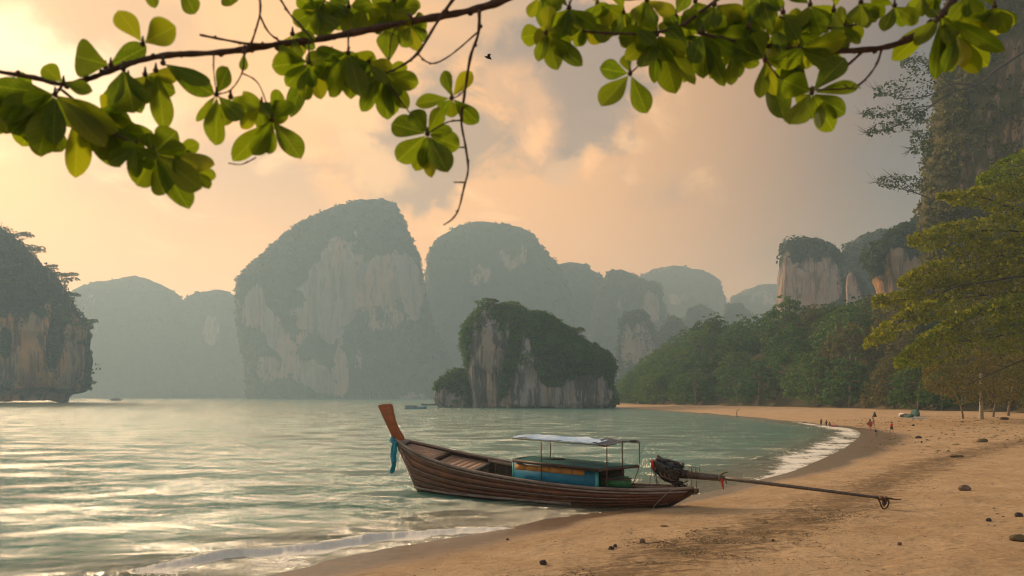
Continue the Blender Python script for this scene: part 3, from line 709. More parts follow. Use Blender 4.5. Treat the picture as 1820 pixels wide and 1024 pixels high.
for i, (x, y, z, s_d, px) in enumerate(placed):
    front = s_d < 7
    if px > 1560: vi = int(r.choice([4, 6, 0, 4, 6]))
    elif px < 1330: vi = int(r.choice([0, 2, 5, 7, 0, 1]))
    else: vi = int(r.choice([1, 3, 0, 0, 5, 2, 5] if front else [4, 1, 0, 2, 5, 7, 2]))
    src = variants[vi]
    if vi in used: o = copy_tree(src)
    else: o = src; used.add(vi)
    sc = r.uniform(.82, 1.18) * (1.0 if s_d > 7 else .92) * (1.35 if y > 170 else 1.0)
    o.location = (x, y, z - .3); o.rotation_euler = (0, 0, r.uniform(0, 6.28)); o.scale = (sc * r.uniform(.95, 1.15), sc * r.uniform(.95, 1.15), sc * r.uniform(.85, 1.12))
    row = next(t for lim, t in ROWS if s_d < lim); wh = next(t for lim, t in WHERE if px < lim)
    size = 'small' if sc < .93 else ('large' if sc > 1.1 else 'medium')
    cells.setdefault((row, wh), []).append((px, size, KW[KINDS_T[vi]], o))
for (row, wh), L_ in cells.items():
    L_.sort(key=lambda q: q[0])
    for j, (px, size, kw, o) in enumerate(L_):
        od = ORD[j] if j == 0 else ORD[j] + ' from left'
        if len(L_) == 1: od = 'only'
        tag(o, f'{kw} tree, {od} {row} {wh}'.replace(', only', ''), 'tree', 'trees of the forest behind the beach')
for vi, v in enumerate(variants):
    if vi not in used:
        for ch in list(v.children): bpy.data.objects.remove(ch)
        bpy.data.objects.remove(v)

# ------------------------------------------------------------------ haze over the bay
hz_m = bpy.data.materials.new('haze_air'); hz_m.use_nodes = True; hz_m.node_tree.nodes.clear()
k = NT(hz_m.node_tree); pv = k.new('ShaderNodeVolumePrincipled'); HAZE = .00060; pv.inputs['Absorption Color'].default_value = (1, 1, 1, 1)
pv.inputs['Color'].default_value = (.50, .76, 1.0, 1); pv.inputs['Density'].default_value = HAZE; pv.inputs['Anisotropy'].default_value = .28
k.l.new(pv.outputs[0], k.new('ShaderNodeOutputMaterial').inputs[1])
hb = MB(); hb.box((0, 0, 0), (1, 1, 1)); 

# ------------------------------------------------------------------ the long wooden boat
def wood_fn(c1, c2, c3, rough=.65, bs=.5, ang=27.8, wear=None):
    def fn(k):
        pos = k.new('ShaderNodeNewGeometry').outputs['Position']
        v = k.mapping(pos, (.35, 3.0, 5.0), (0, 0, R(ang)))
        a = k.noise(v, 2.4, 7, .65, .4); b = k.noise(pos, 1.3, 5, .6); c = k.noise(v, 9, 5, .7); s = k.noise(pos, 22, 4, .7)
        col = k.mix(k.ss(a, .35, .66), c1, c2); col = k.mix(k.m('MULTIPLY', k.ss(b, .48, .66), .6), col, c3)
        if wear: col = k.mix(k.m('MULTIPLY', k.ss(k.m('ADD', k.m('MULTIPLY', c, .6), k.m('MULTIPLY', s, .5)), .58, .74), .75), col, wear)
        return principled(k, col, k.ss(b, .3, .7, rough - .12, rough + .12), k.bump(k.m('ADD', a, k.m('MULTIPLY', c, .6)), bs, .012), .35)
    return fn
material('hull_wood', wood_fn((.10, .030, .013), (.165, .052, .019), (.26, .095, .030), .42, .3, wear=(.24, .16, .11)))
material('rail_wood', wood_fn((.17, .125, .10), (.30, .235, .19), (.12, .08, .06), .75, .8, wear=(.42, .36, .31)))
material('deck_wood', wood_fn((.34, .215, .15), (.46, .31, .215), (.24, .15, .10), .75, .7, ang=-62, wear=(.15, .09, .06)))
material('inner_wood', wood_fn((.085, .055, .038), (.16, .105, .07), (.05, .035, .025), .85, .8))
material('prow_paint', wood_fn((.30, .070, .016), (.42, .11, .022), (.20, .045, .014), .4, .3, ang=60, wear=(.22, .09, .04)))
material('dark_wood', wood_fn((.045, .022, .014), (.075, .035, .02), (.03, .018, .012), .55, .5))
simple('blue_paint', (.012, .17, .30), (.018, .23, .38), 3, .5, .3, .01, .4, (1, 1, 3), c3=(.03, .16, .24))
simple('turquoise_paint', (.06, .36, .36), (.09, .44, .42), 4, .5, .3, .01, .4)
simple('orange_paint', (.62, .27, .06), (.74, .36, .09), 5, .55, .3, .01, .4, c3=(.38, .16, .05))
simple('roof_green', (.030, .12, .12), (.05, .18, .18), 2, .75, .4, .015, .12, c3=(.03, .05, .045))
simple('tarp_pale', (.30, .50, .78), (.66, .80, .95), 2.2, .7, .5, .03, .15, c3=(.30, .40, .52))
simple('tarp_dark', (.03, .045, .065), (.07, .095, .13), 3, .5, .5, .03, .4)
simple('black_plastic', (.010, .011, .014), (.025, .027, .032), 6, .28, .8, .03, .6)
simple('engine_metal', (.030, .022, .018), (.075, .045, .030), 14, .5, .6, .01, .5, metal=.6, c3=(.15, .07, .035))
simple('pole_metal', (.085, .065, .055), (.15, .12, .10), 12, .45, .4, .006, .5, metal=.5, c3=(.20, .11, .06))
simple('rust_metal', (.10, .055, .035), (.18, .10, .06), 20, .6, .4, .004, .4, metal=.4)
simple('red_cloth', (.55, .02, .012), (.70, .04, .02), 10, .7, .4, .01)
simple('cyan_cloth', (.005, .21, .30), (.01, .31, .40), 5, .75, .5, .02, c3=(.004, .14, .22))
simple('olive_cloth', (.10, .10, .05), (.16, .15, .08), 10, .8, .5, .01)
simple('bench_green', (.02, .12, .035), (.035, .17, .05), 6, .55, .3, .01, .4, c3=(.03, .06, .02))

A_ = np.array([-4.45, 30.3]); B_ = np.array([5.8, 24.9]); BL = np.linalg.norm(B_ - A_); bd = (B_ - A_) / BL; bn = np.array([bd[1], -bd[0]])
nr_px = np.array([(690, 778), (705, 784), (731, 802), (760, 816), (798, 828), (851, 842), (911, 851), (956, 859), (1027, 867), (1097, 871), (1160, 872), (1199, 871), (1240, 867)], float)
fr_px = np.array([(690, 772), (716, 780), (723, 782), (756, 791), (809, 803), (858, 813), (909, 822), (970, 834), (1040, 850), (1111, 860), (1192, 864), (1234, 869)], float)
t_k = [0, .04, .09, .14, .3, .6, .8, .9, .95, 1.0]; z_k = [1.72, .98, -.10, -.20, -.34, -.34, -.16, .00, .20, .52]
t_w = [0, .03, .08, .15, .25, .4, .6, .75, .88, .96, 1.0]; w_w = [.05, .20, .42, .66, .88, 1.0, .98, .85, .60, .40, .30]
def plan(t, off): return A_ + bd * BL * t + bn * off
def zpix(P, py): return EYE - (py - YH) * P[1] / F
def hw(t): return float(np.interp(t, t_w, w_w))
def rail_z(t, side):
    P = plan(t, side * hw(t)); px = W0 / 2 + F * P[0] / P[1]
    tab = nr_px if side > 0 else fr_px
    z = zpix(P, np.interp(px, tab[:, 0], tab[:, 1]))
    if t < .03:
        z2 = zpix(plan(0, 0), 783); z = z2 * (1 - t / .03) + z * t / .03
    return float(z)
_ts = np.linspace(0, 1, 81)
for _s in (1, -1):                                   # fair the sheer lines
    _z = np.array([rail_z(t, _s) for t in _ts]); c_ = np.polyfit(_ts, _z, 6)
    if _s > 0: NRZ = np.polyval(c_, _ts)
    else: FRZ = np.polyval(c_, _ts)
FRZ = np.minimum(FRZ, NRZ + .42)
def rz(t, side): return float(np.interp(t, _ts, NRZ if side > 0 else FRZ))
def hull_pt(t, side, v, out=0.0):
    zk = float(np.interp(t, t_k, z_k)); zr = rz(t, side); w = hw(t)
    off = w * max(0, 1 - v ** 2.6) ** .62 + out * (1 - v * .5)
    z = zr + (zk - zr) * v ** .92 - out * v
    P = plan(t, side * off); return (P[0], P[1], z)
def t_of(px, off):
    lo, hi = -.2, 1.3
    for _ in range(50):
        m = (lo + hi) / 2; P = plan(m, off)
        if W0 / 2 + F * P[0] / P[1] < px: lo = m
        else: hi = m
    return (lo + hi) / 2
def bpt(px, py, off):
    P = plan(t_of(px, off), off); return Vector((P[0], P[1], zpix(P, py)))
c0 = plan(.5, 0)
boat = thing('longtail_boat', (c0[0], c0[1], -.3), 'brown wooden longtail boat with raised orange prow, beached at the waterline', 'boat')
NT_ = 64; ts = np.linspace(0, 1, NT_ + 1)
# hull shell: outer and inner skins joined at the rail
def skin(out, vs_):
    return [[hull_pt(t, 1, v, out) for v in vs_] + [hull_pt(t, -1, v, out) for v in vs_[::-1][1:]] for t in ts]
vs_ = list(np.linspace(0, 1, 12))
so, si = skin(0, vs_), skin(-.05, vs_)
m = len(so[0]); V = [p for row in so for p in row] + [p for row in si for p in row]; n1_ = (NT_ + 1) * m; Fh = []
for i in range(NT_):
    for j in range(m - 1):
        a = i * m + j; Fh.append((a, a + 1, a + m + 1, a + m)); a += n1_; Fh.append((a, a + m, a + m + 1, a + 1))
    for j in (0, m - 1):
        a = i * m + j; Fh.append((a, a + m, a + m + n1_, a + n1_))
for i in (0, NT_):
    Fh.append(tuple(i * m + j for j in range(m)))
mk('hull', V, Fh, MATS['dark_wood'], boat, smooth=True)
# carvel planks, each a little proud of its neighbour
edges = [.012, .17, .33, .47, .61, .75, .90]
for side in (1, -1):
    for e in range(len(edges) - 1):
        v0, v1 = edges[e] + .0018, edges[e + 1] - .0018; V = []; Fp = []; tt = np.linspace(.004 + .012 * e, .995 - .004 * e, 56)
        for t in tt:
            for vv, o_ in ((v0, .000), (v0, .005), ((v0 + v1) / 2, .006), (v1, .006), (v1, .001)): V.append(hull_pt(t, side, vv, o_))
        for i in range(55):
            for j in range(4):
                a = i * 5 + j; q = (a, a + 1, a + 6, a + 5); Fp.append(q if side < 0 else q[::-1])
        Fp += [(0, 1, 2, 3, 4), tuple(55 * 5 + j for j in range(5))]
        mk('plank', V, Fp, MATS['hull_wood'], boat)
def sweep_rect(name, path, w, h, mat, parent, outward):
    """rect section w (along outward) x h (up) swept along a path"""
    V = []; Fp = []; n_ = len(path)
    for i, (p, o_) in enumerate(zip(path, outward)):
        p = Vector(p); o_ = Vector(o_)
        for (a, b) in ((-.5, -.5), (.42, -.5), (.5, -.35), (.5, .35), (.42, .5), (-.42, .5), (-.5, .4)): V.append(p + o_ * w * a + Vector((0, 0, h * b)))
    for i in range(n_ - 1):
        for j in range(7):
            a = i * 7 + j; b = i * 7 + (j + 1) % 7; Fp.append((a, b, b + 7, a + 7))
    Fp += [tuple(range(7)), tuple((n_ - 1) * 7 + j for j in range(7))[::-1]]
    return mk(name, V, Fp, mat, parent)
nb = Vector((bn[0], bn[1], 0))
for side in (1, -1):
    path = []; 
    for t in np.linspace(.0, 1.0, 60):
        x, y, z = hull_pt(t, side, 0, -.02); path.append((x, y, z + .02))
    sweep_rect('rail', path, .15, .085, MATS['rail_wood'], boat, [nb * side] * 60)
    path = [hull_pt(t, side, .0, .0) for t in np.linspace(.01, .985, 60)]; path = [(x, y, z - .085) for x, y, z in path]
    sweep_rect('rubbing_strake', path, .075, .05, MATS['rail_wood'], boat, [nb * side] * 60)
path = [hull_pt(t, 1, .33, .03) for t in np.linspace(.045, .80, 50)]
MB().tube(path, .013, 6).build('batten', MATS['rail_wood'], boat)
path = [hull_pt(t, 1, .61 - .06 * t, .03) for t in np.linspace(.07, .62, 40)]
MB().tube(path, .009, 6).build('batten', MATS['rail_wood'], boat)
def v_at_z(t, side, z): 
    vs2 = np.linspace(0, 1, 60); zz = [hull_pt(t, side, v)[2] for v in vs2]; return float(np.interp(-z, -np.array(zz), vs2))
path = [hull_pt(t, 1, v_at_z(t, 1, zt), .03) for t, zt in zip(np.linspace(.083, .66, 40), np.interp(np.linspace(.083, .66, 40), [.083, .25, .66], [.20, .115, .06]))]
sweep_rect('boot_strake', path, .06, .075, MATS['rail_wood'], boat, [nb] * 40)
# stem post below the prow and the prow itself
def slab(name, pts, th, mat, parent, taper=None):
    """closed outline in the boat's long plane (photo pixels) given real thickness"""
    n_ = len(pts); V = []
    for s in (1, -1):
        for i, (px, py) in enumerate(pts):
            tk = th if taper is None else taper[i]
            t = t_of(px, 0); P = plan(t, 0); Q = P + bn * s * tk / 2; V.append((Q[0], Q[1], zpix(P, py)))
    Fp = [tuple(range(n_))[::-1], tuple(range(n_, 2 * n_))] + [(i, (i + 1) % n_, n_ + (i + 1) % n_, n_ + i) for i in range(n_)]
    o = mk(name, V, Fp, mat, parent)
    b = o.modifiers.new('soft', 'BEVEL'); b.width = .018; b.segments = 3; b.limit_method = 'ANGLE'; b.angle_limit = R(50)
    return o
slab('stem', [(701, 781), (711, 781), (722, 800), (735, 830), (757, 874), (748, 879), (743, 874), (722, 827)], .13, MATS['dark_wood'], boat)
slab('prow', [(673.5, 722), (676, 719.5), (685, 718), (694, 717.5), (697, 723), (699, 735), (703, 750), (709, 764), (717, 777), (716, 784), (704, 787), (699, 777), (692, 762), (685, 747), (679, 734)], .2, MATS['prow_paint'], boat,
     [.17, .17, .17, .17, .17, .16, .15, .15, .15, .15, .15, .15, .15, .16, .16])
# breasthook: the cap that joins the rails
V = []; 
for t in (0.0, .012, .03, .047):
    for u in (1, .5, 0, -.5, -1):
        P = plan(t, hw(t) * u * .98 + .0); z = rz(t, 1) * (1 + u) / 2 + rz(t, -1) * (1 - u) / 2; V += [(P[0], P[1], z + .085 - abs(u) * .02), (P[0], P[1], z + .03)]
Fp = []
for i in range(3):
    for j in range(4):
        a = (i * 5 + j) * 2; Fp += [(a, a + 2, a + 12, a + 10), (a + 1, a + 11, a + 13, a + 3)]
for j in range(4):
    a = (15 + j) * 2; Fp.append((a, a + 2, a + 3, a + 1))
mk('breasthook', V, Fp, MATS['rail_wood'], boat)
# fore decks: boards laid in place
def deck_z(t, u, drop): return rz(t, 1) * (1 + u) / 2 + rz(t, -1) * (1 - u) / 2 - drop
def board(t0, t1, u0, u1, drop, th, mat, name='deck_board', nseg=6, inner=.95):
    V = []; Fp = []
    for t in np.linspace(t0, t1, nseg + 1):
        for u in (u0, u1):
            P = plan(t, u * hw(t) * inner); z = deck_z(t, u, drop); V += [(P[0], P[1], z), (P[0], P[1], z - th)]
    for i in range(nseg):
        a = i * 4; Fp += [(a, a + 2, a + 6, a + 4), (a + 1, a + 5, a + 7, a + 3), (a, a + 4, a + 5, a + 1), (a + 2, a + 3, a + 7, a + 6)]
    Fp += [(0, 1, 3, 2), (nseg * 4, nseg * 4 + 2, nseg * 4 + 3, nseg * 4 + 1)]
    return mk(name, V, Fp, mat, boat)
for j in range(5):
    u0 = -1 + .4 * j; board(.035, .165, u0 + .006, u0 + .394, .055 + .004 * (j % 2), .03, MATS['deck_wood'])
board(.168, .180, -1, 1, .02, .13, MATS['dark_wood'], 'deck_beam', 1)
for j in range(6):
    t0 = .182 + .0213 * j; board(t0, t0 + .0205, -1, 1, .13 + .005 * (j % 2), .03, MATS['deck_wood'], nseg=1)
board(.3105, .318, -1, 1, .12, .09, MATS['rail_wood'], 'deck_beam', 1)
# bulkhead under the second deck, of upright boards
def bulkhead(t, drop, nb_=7, mat='inner_wood', zb=-.05, name='bulkhead_board'):
    for j in range(nb_):
        u0 = -1 + 2 * j / nb_; u1 = -1 + 2 * (j + 1) / nb_ - .012; m_b = MB(); w = hw(t) * .9
        a, b = plan(t, u0 * w), plan(t, u1 * w); a2, b2 = plan(t + .003, u0 * w), plan(t + .003, u1 * w)
        z0, z1 = deck_z(t, u0, drop), deck_z(t, u1, drop); zl = zb + (.25 if j in (0, nb_ - 1) else 0)
        m_b.hexa([(a[0], a[1], zl), (b[0], b[1], zl), (b2[0], b2[1], zl), (a2[0], a2[1], zl), (a[0], a[1], z0), (b[0], b[1], z1), (b2[0], b2[1], z1), (a2[0], a2[1], z0)])
        m_b.build(name, MATS[mat], boat)
bulkhead(.312, .17)
# floor boards of the hold
for j in range(6):
    u0 = -.62 + .21 * j; V = []; Fp = []
    for t in np.linspace(.2, .93, 12):
        for u in (u0, u0 + .2):
            P = plan(t, u * hw(t)); V += [(P[0], P[1], .05 + .02 * (j % 2) + max(0, t - .8) * 1.0), (P[0], P[1], .01 + max(0, t - .8) * 1.0)]
    for i in range(11):
        a = i * 4; Fp += [(a, a + 2, a + 6, a + 4), (a + 1, a + 5, a + 7, a + 3), (a, a + 4, a + 5, a + 1), (a + 2, a + 3, a + 7, a + 6)]
    Fp += [(0, 1, 3, 2), (44, 46, 47, 45)]; mk('floor_board', V, Fp, MATS['inner_wood'], boat)
# frames inside both sides
for t in list(np.linspace(.335, .90, 15)):
    for side in (1, -1):
        pth = [hull_pt(t, side, v, -.075) for v in np.linspace(.03, .72, 7)]
        MB().tube(pth, .033, 5).build('rib', MATS['inner_wood'], boat)
for side in (1, -1):                                            # inwale clamp
    sweep_rect('inwale', [(lambda p: (p[0], p[1], p[2] - .07))(hull_pt(t, side, 0, -.10)) for t in np.linspace(.31, .96, 40)], .05, .10, MATS['deck_wood'] if side < 0 else MATS['rail_wood'], boat, [nb * side] * 40)
# stern deck and transom
for j in range(4):
    u0 = -1 + .5 * j; board(.895, .985, u0 + .01, u0 + .49, .06, .03, MATS['inner_wood'], 'stern_board', 3)
V = [hull_pt(.999, 1, 0, .02), hull_pt(.999, 1, .5, .02), hull_pt(.999, 1, 1, .02), hull_pt(.999, -1, .5, .02), hull_pt(.999, -1, 0, .02)]
V = V + [tuple(np.array(p) + np.array([bd[0], bd[1], 0]) * .05) for p in V]
mk('transom', V, [(0, 1, 2, 3, 4), (9, 8, 7, 6, 5)] + [(i, (i + 1) % 5, 5 + (i + 1) % 5, 5 + i) for i in range(5)], MATS['dark_wood'], boat)
path = [hull_pt(t, 1, v, .035) for t, v in zip(np.linspace(.945, .885, 8), np.linspace(0.0, .93, 8))]
MB().tube(path, .022, 6).build('stern_strap', MATS['rail_wood'], boat)
slab('skeg', [(1150, 898), (1166, 896), (1190, 888), (1214, 876), (1238, 869), (1233, 878), (1214, 889), (1196, 899), (1172, 905), (1150, 905)], .09, MATS['dark_wood'], boat)

# cabin: blue side wall with an orange stripe, green flat roof
def wallq(name, pxs, tops, bots, off, th, mat, parent, label=None):
    """upright panel parallel to the boat's side between two photo columns"""
    m_b = MB(); P = []
    for dz_ in (0, 1):
        pass
    a0, a1 = bpt(pxs[0], tops[0], off), bpt(pxs[1], tops[1], off); b0, b1 = bpt(pxs[0], bots[0], off), bpt(pxs[1], bots[1], off)
    nv_ = Vector((bn[0], bn[1], 0)) * th
    m_b.hexa([b0 - nv_, b1 - nv_, b1, b0, a0 - nv_, a1 - nv_, a1, a0]); o = m_b.build(name, mat, parent)
    if label: o['label'] = label
    return o
OW = .66
cab = wallq('cabin_wall', (912.5, 1057), (820, 836), (858, 876), OW, .04, MATS['blue_paint'], boat, 'bright blue side wall of the cabin')
for j in range(6):
    x0 = 915 + 124 * j / 6; x1 = 915 + 124 * (j + 1) / 6 - .6
    f = lambda x: 824.2 + (x - 915) / 124 * 11.0
    wallq('stripe_panel', (x0, x1), (f(x0), f(x1)), (f(x0) + 10.2, f(x1) + 10.2), OW + .018, .016, MATS['orange_paint'], cab, 'orange painted board')
wallq('corner_board', (1057.4, 1063), (837, 838), (876, 877), OW + .01, .06, MATS['turquoise_paint'], boat, 'turquoise corner board')
wallq('corner_board', (910.5, 913.6), (821, 821), (852, 853), OW + .012, .05, MATS['turquoise_paint'], boat, 'pale turquoise corner board')
tF, tB = t_of(912, OW), t_of(1060, OW)
def crosswall(name, t, o0, o1, z0, z1, th, mat, nb_=1, rise=0.10):
    for j in range(nb_):
        a = o0 + (o1 - o0) * j / nb_; b = o0 + (o1 - o0) * (j + 1) / nb_ - (.012 if nb_ > 1 else 0)
        p, q = plan(t, a), plan(t, b); p2, q2 = plan(t + th / BL, a), plan(t + th / BL, b)
        h = lambda o_: z1 + (OW - o_) * rise
        MB().hexa([(p[0], p[1], z0), (q[0], q[1], z0), (q2[0], q2[1], z0), (p2[0], p2[1], z0), (p[0], p[1], h(a)), (q[0], q[1], h(b)), (q2[0], q2[1], h(b)), (p2[0], p2[1], h(a))]).build(name, mat, boat)
zF = bpt(912, 820, OW).z; zB = bpt(1060, 838, OW).z
crosswall('front_board', tF, OW - .06, -.70, .06, zF - .02, .03, MATS['turquoise_paint'], 6)
wallq('far_cabin_wall', (948, 1108), (815, 833), (850, 866), -.70, .04, MATS['inner_wood'], boat)
for x0, x1 in ((1066, 1078), (1078.5, 1090), (1090.5, 1102), (1102.5, 1109)):
    wallq('back_board', (x0, x1), (834, 834.5), (850.5, 851), -.35, .03, MATS['inner_wood'], boat)
# flat roof
def roof(name, cs, th, mat, sag=.0, nx=16, ny=6, wr=0.0, seed=0, parent=boat):
    (nf, na_, fa, ff) = cs; V = []; Fp = []
    for i in range(nx + 1):
        for j in range(ny + 1):
            s, t = i / nx, j / ny
            p = (nf.lerp(na_, s)).lerp(ff.lerp(fa, s), t); V.append(p)
    V = np.array([tuple(p) for p in V]); 
    if wr: V[:, 2] += wr * fbm(V, 2.4, 3, seed) + wr * .6 * fbm(V, 7, 2, seed + 1)
    ii, jj = np.meshgrid(np.arange(nx + 1), np.arange(ny + 1), indexing='ij')
    V[:, 2] += sag * (np.sin(jj.ravel() / ny * math.pi))
    nb2 = len(V); V2 = V.copy(); V2[:, 2] -= th; V = np.r_[V, V2]
    for i in range(nx):
        for j in range(ny):
            a = i * (ny + 1) + j; q = (a, a + 1, a + ny + 2, a + ny + 1); Fp.append(q[::-1]); Fp.append(tuple(k + nb2 for k in q))
    rim = [i * (ny + 1) for i in range(nx + 1)] + [nx * (ny + 1) + j for j in range(1, ny + 1)] + [i * (ny + 1) + ny for i in range(nx - 1, -1, -1)] + [j for j in range(ny - 1, 0, -1)]
    for a, b in zip(rim, rim[1:] + rim[:1]): Fp.append((a, b, b + nb2, a + nb2))
    return mk(name, V, Fp, mat, parent)
rc = [bpt(911.5, 816.8, .84), bpt(1063, 833.6, .86), bpt(1135, 826.2, -.80), bpt(951, 810.3, -.84)]
rf = roof('cabin_roof', rc, .035, MATS['roof_green'], .03, wr=.012, seed=4)
def edge_bar(a, b, w, h, mat, name, parent, dz_=0):
    a = Vector(a); b = Vector(b); d_ = (b - a); s = d_.cross(Vector((0, 0, 1))).normalized() * w / 2; u = Vector((0, 0, h / 2)); o = Vector((0, 0, dz_))
    return MB().hexa([a - s - u + o, b - s - u + o, b + s - u + o, a + s - u + o, a - s + u + o, b - s + u + o, b + s + u + o, a + s + u + o]).build(name, mat, parent)
edge_bar(rc[0] + nb * .012, rc[1] + nb * .012, .03, .105, MATS['dark_wood'], 'roof_edge', rf, -.04)
edge_bar(rc[1], rc[2], .03, .09, MATS['inner_wood'], 'roof_edge', rf, -.05)
edge_bar(rc[0], rc[3], .03, .09, MATS['dark_wood'], 'roof_edge', rf, -.05)
# crumpled rope lying on the roof
r = np.random.default_rng(5); pp = []
q0 = bpt(975, 818.5, 0)
for i in range(26):
    a = i * .9; pp.append((q0.x + .42 * math.cos(a) * (.4 + .6 * r.random()) + i * .012, q0.y + .20 * math.sin(a) * (.4 + .6 * r.random()), q0.z + .035 + .02 * r.random()))
tag(MB().tube([tuple(p) for p in smooth_poly(pp, 4)], .014, 5).build('rope', MATS['dark_wood']), 'tangled dark rope lying on the green cabin roof', 'rope')
# benches and boxes in the open stern
bx_ = MB()
wallq('bench_side', (1064, 1121), (852.5, 853.5), (866, 868), .28, .04, MATS['bench_green'], boat, 'green painted bench front')
roof('bench_top', [bpt(1063, 852.0, .30), bpt(1121, 853.0, .30), bpt(1124, 850.0, -.30), bpt(1076, 848.5, -.30)], .03, MATS['inner_wood'], 0, 4, 2)
wallq('bench_side', (1066, 1118), (846, 847), (851, 852), -.30, .03, MATS['bench_green'], boat, 'green painted bench back')
# canopy: tarpaulin on thin poles
cc = [bpt(909.5, 776.6, .80), bpt(1060, 788.2, .86), bpt(1104, 781.0, -.66), bpt(944, 773.0, -.84)]
canopy = roof('canopy', cc, .022, MATS['tarp_pale'], .05, 34, 10, .055, 9)
c3 = [cc[1].lerp(cc[0], .05) + Vector((0, 0, .028)), bpt(1077, 790.5, .84), bpt(1136.5, 784.2, -.80), bpt(1090, 779.6, -.84)]
roof('canopy_flap', c3, .03, MATS['tarp_dark'], .05, 16, 10, .06, 12)['label'] = 'dark navy tarpaulin over the aft end of the canopy'
for (px, p0, p1, off) in ((962, 785, 853, .74), (1078.5, 790, 868, .80), (978.5, 780, 818, -.74), (1106, 785, 867, -.05)):
    MB().tube([bpt(px, p1 + 1, off), bpt(px + .3, (p0 + p1) / 2, off), bpt(px, p0, off)], .019, 7).build('canopy_pole', MATS['rust_metal'], boat)
MB().tube([tuple(p) for p in smooth_poly([bpt(1124, 862, -.62), bpt(1130, 847, -.66), bpt(1136, 828, -.72), bpt(1137, 806, -.74), bpt(1136, 784, -.76)], 5)], .016, 6).build('canopy_pole', MATS['rust_metal'], boat)
for a, b in ((cc[0], cc[1]), (cc[3], cc[2])):
    MB().tube([a - Vector((0, 0, .05)), a.lerp(b, .5) - Vector((0, 0, .055)), b - Vector((0, 0, .05)), (c3[1] if a is cc[0] else c3[2]) - Vector((0, 0, .06))], .015, 6).build('canopy_rail', MATS['rust_metal'], boat)
MB().tube([bpt(1079, 852, .6), bpt(1106, 850, .0)], .012, 5).build('hand_rail', MATS['rust_metal'], boat)

# blue sash tied round the foot of the prow
rs = bpt(702, 786, 0)
sash = thing('sash', (rs.x, rs.y, rs.z), 'bright turquoise cloth sash tied round the prow of the boat', 'sash')
ring = MB(); a0 = bpt(704, 781, 0)
for kx in range(3):
    cpt = a0 + Vector((-.02 - .03 * kx, -.01, .02 - .07 * kx)); ring.tube([cpt + Vector((bd[0] * .16 * math.cos(an), bd[1] * .16 * math.cos(an), -.10 * math.cos(an))) + Vector((bn[0], bn[1], 0)) * .135 * math.sin(an) for an in np.linspace(0, 2 * math.pi, 17)], .032, 7)
ring.build('knot_band', MATS['cyan_cloth'], sash, smooth=True)
def cloth_tail(pxy, ws, th, name, off, seed):
    V = []; Fp = []; nn = len(pxy); pts = smooth_poly(pxy, 6); wv = np.interp(np.linspace(0, 1, len(pts)), np.linspace(0, 1, nn), ws)
    nseg = 12
    for i, (q, w) in enumerate(zip(pts, wv)):
        c = bpt(q[0], q[1], off)
        for j in range(nseg + 1):
            s = j / nseg * 2 - 1; fold = .035 * math.sin(s * 5.5 + i * .18 + seed) + .015 * math.sin(s * 11 + i * .3)
            V.append(c + Vector((bd[0], bd[1], 0)) * (s * w / 2) + Vector((bn[0], bn[1], 0)) * fold)
    for i in range(len(pts) - 1):
        for j in range(nseg): a = i * (nseg + 1) + j; Fp.append((a, a + 1, a + nseg + 2, a + nseg + 1))
    o = mk(name, V, Fp, MATS['cyan_cloth'], sash, smooth=True); md = o.modifiers.new('thick', 'SOLIDIFY'); md.thickness = th; return o
cloth_tail([(703, 785), (700, 797), (699, 812), (700, 826), (697, 836), (696, 841)], [.12, .24, .26, .22, .20, .10], .03, 'cloth_tail', .17, 0)
cloth_tail([(704, 786), (703, 800), (701, 815), (702, 822)], [.10, .20, .18, .10], .03, 'cloth_tail', .22, 2)

# ---- engine, tail shaft and propeller on the stern
e0 = bpt(1200, 866, 0)
eng = thing('longtail_engine', (e0.x, e0.y, e0.z), 'engine wrapped in black plastic on the stern with its long tail shaft reaching the sand', 'engine')
eY = plan(.93, 0)[1]
def ep(px, py, dy=0.0): return at(px, py, eY + dy)
S_ = eY / F
tilt = Matrix.Rotation(R(16), 3, 'Y')
cb_ = MB()
cb_.ell(ep(1185, 831), (29 * S_, .30, 18 * S_), tilt, 30, 16)
V = np.array(cb_.V); c = np.array(ep(1185, 831)); dv = V - c
k_ = 1 + .14 * fbm(V, 4, 3, 3) - .10 * np.abs(fbm(V, 9, 2, 4)); V = c + dv * k_[:, None]
# the plastic sags into a hollow on top
top_m = np.exp(-(((V[:, 0] - c[0] - .08) / .30) ** 2)) * (V[:, 2] > c[2] + .05); V[:, 2] -= .12 * top_m
mk('engine_cover', V, cb_.F, MATS['black_plastic'], eng, smooth=True)
rim_ = MB(); rim_.tube([Vector(c) + Vector((.05, 0, .0)) + tilt @ Vector((.44 * math.cos(a), .27 * math.sin(a), .20 + .03 * math.sin(3 * a))) for a in np.linspace(0, 2 * math.pi, 22)], [.05 + .022 * math.sin(i * 2.3) for i in range(22)], 8)
rim_.build('bunched_rim', MATS['black_plastic'], eng, smooth=True)
MB().hexa([ep(1163, 833, -.2), ep(1199, 861, -.14), ep(1199, 861, .14), ep(1163, 833, .2), ep(1164, 822, -.26), ep(1212, 838, -.2), ep(1212, 838, .2), ep(1164, 822, .26)]).build('engine_block', MATS['engine_metal'], eng)
bt = MB(); bt.ell(ep(1187, 843), (23 * S_, .25, 13 * S_), Matrix.Rotation(R(30), 3, 'Y'), 16, 10, .06, 3); bt.build('sump', MATS['engine_metal'], eng)
for j, x in enumerate((1172, 1180, 1188)):
    MB().tube([ep(x, 838 + j * 3, -.22), ep(x + 3, 846 + j * 4, -.33), ep(x + 14, 850 + j * 2, -.26)], .022, 7).build('exhaust_pipe', MATS['rust_metal'], eng)
MB().tube([ep(1166, 830, -.29), ep(1163, 838, -.3), ep(1166, 846, -.22), ep(1178, 853, -.2)], .012, 5).build('hose', MATS['pole_metal'], eng)
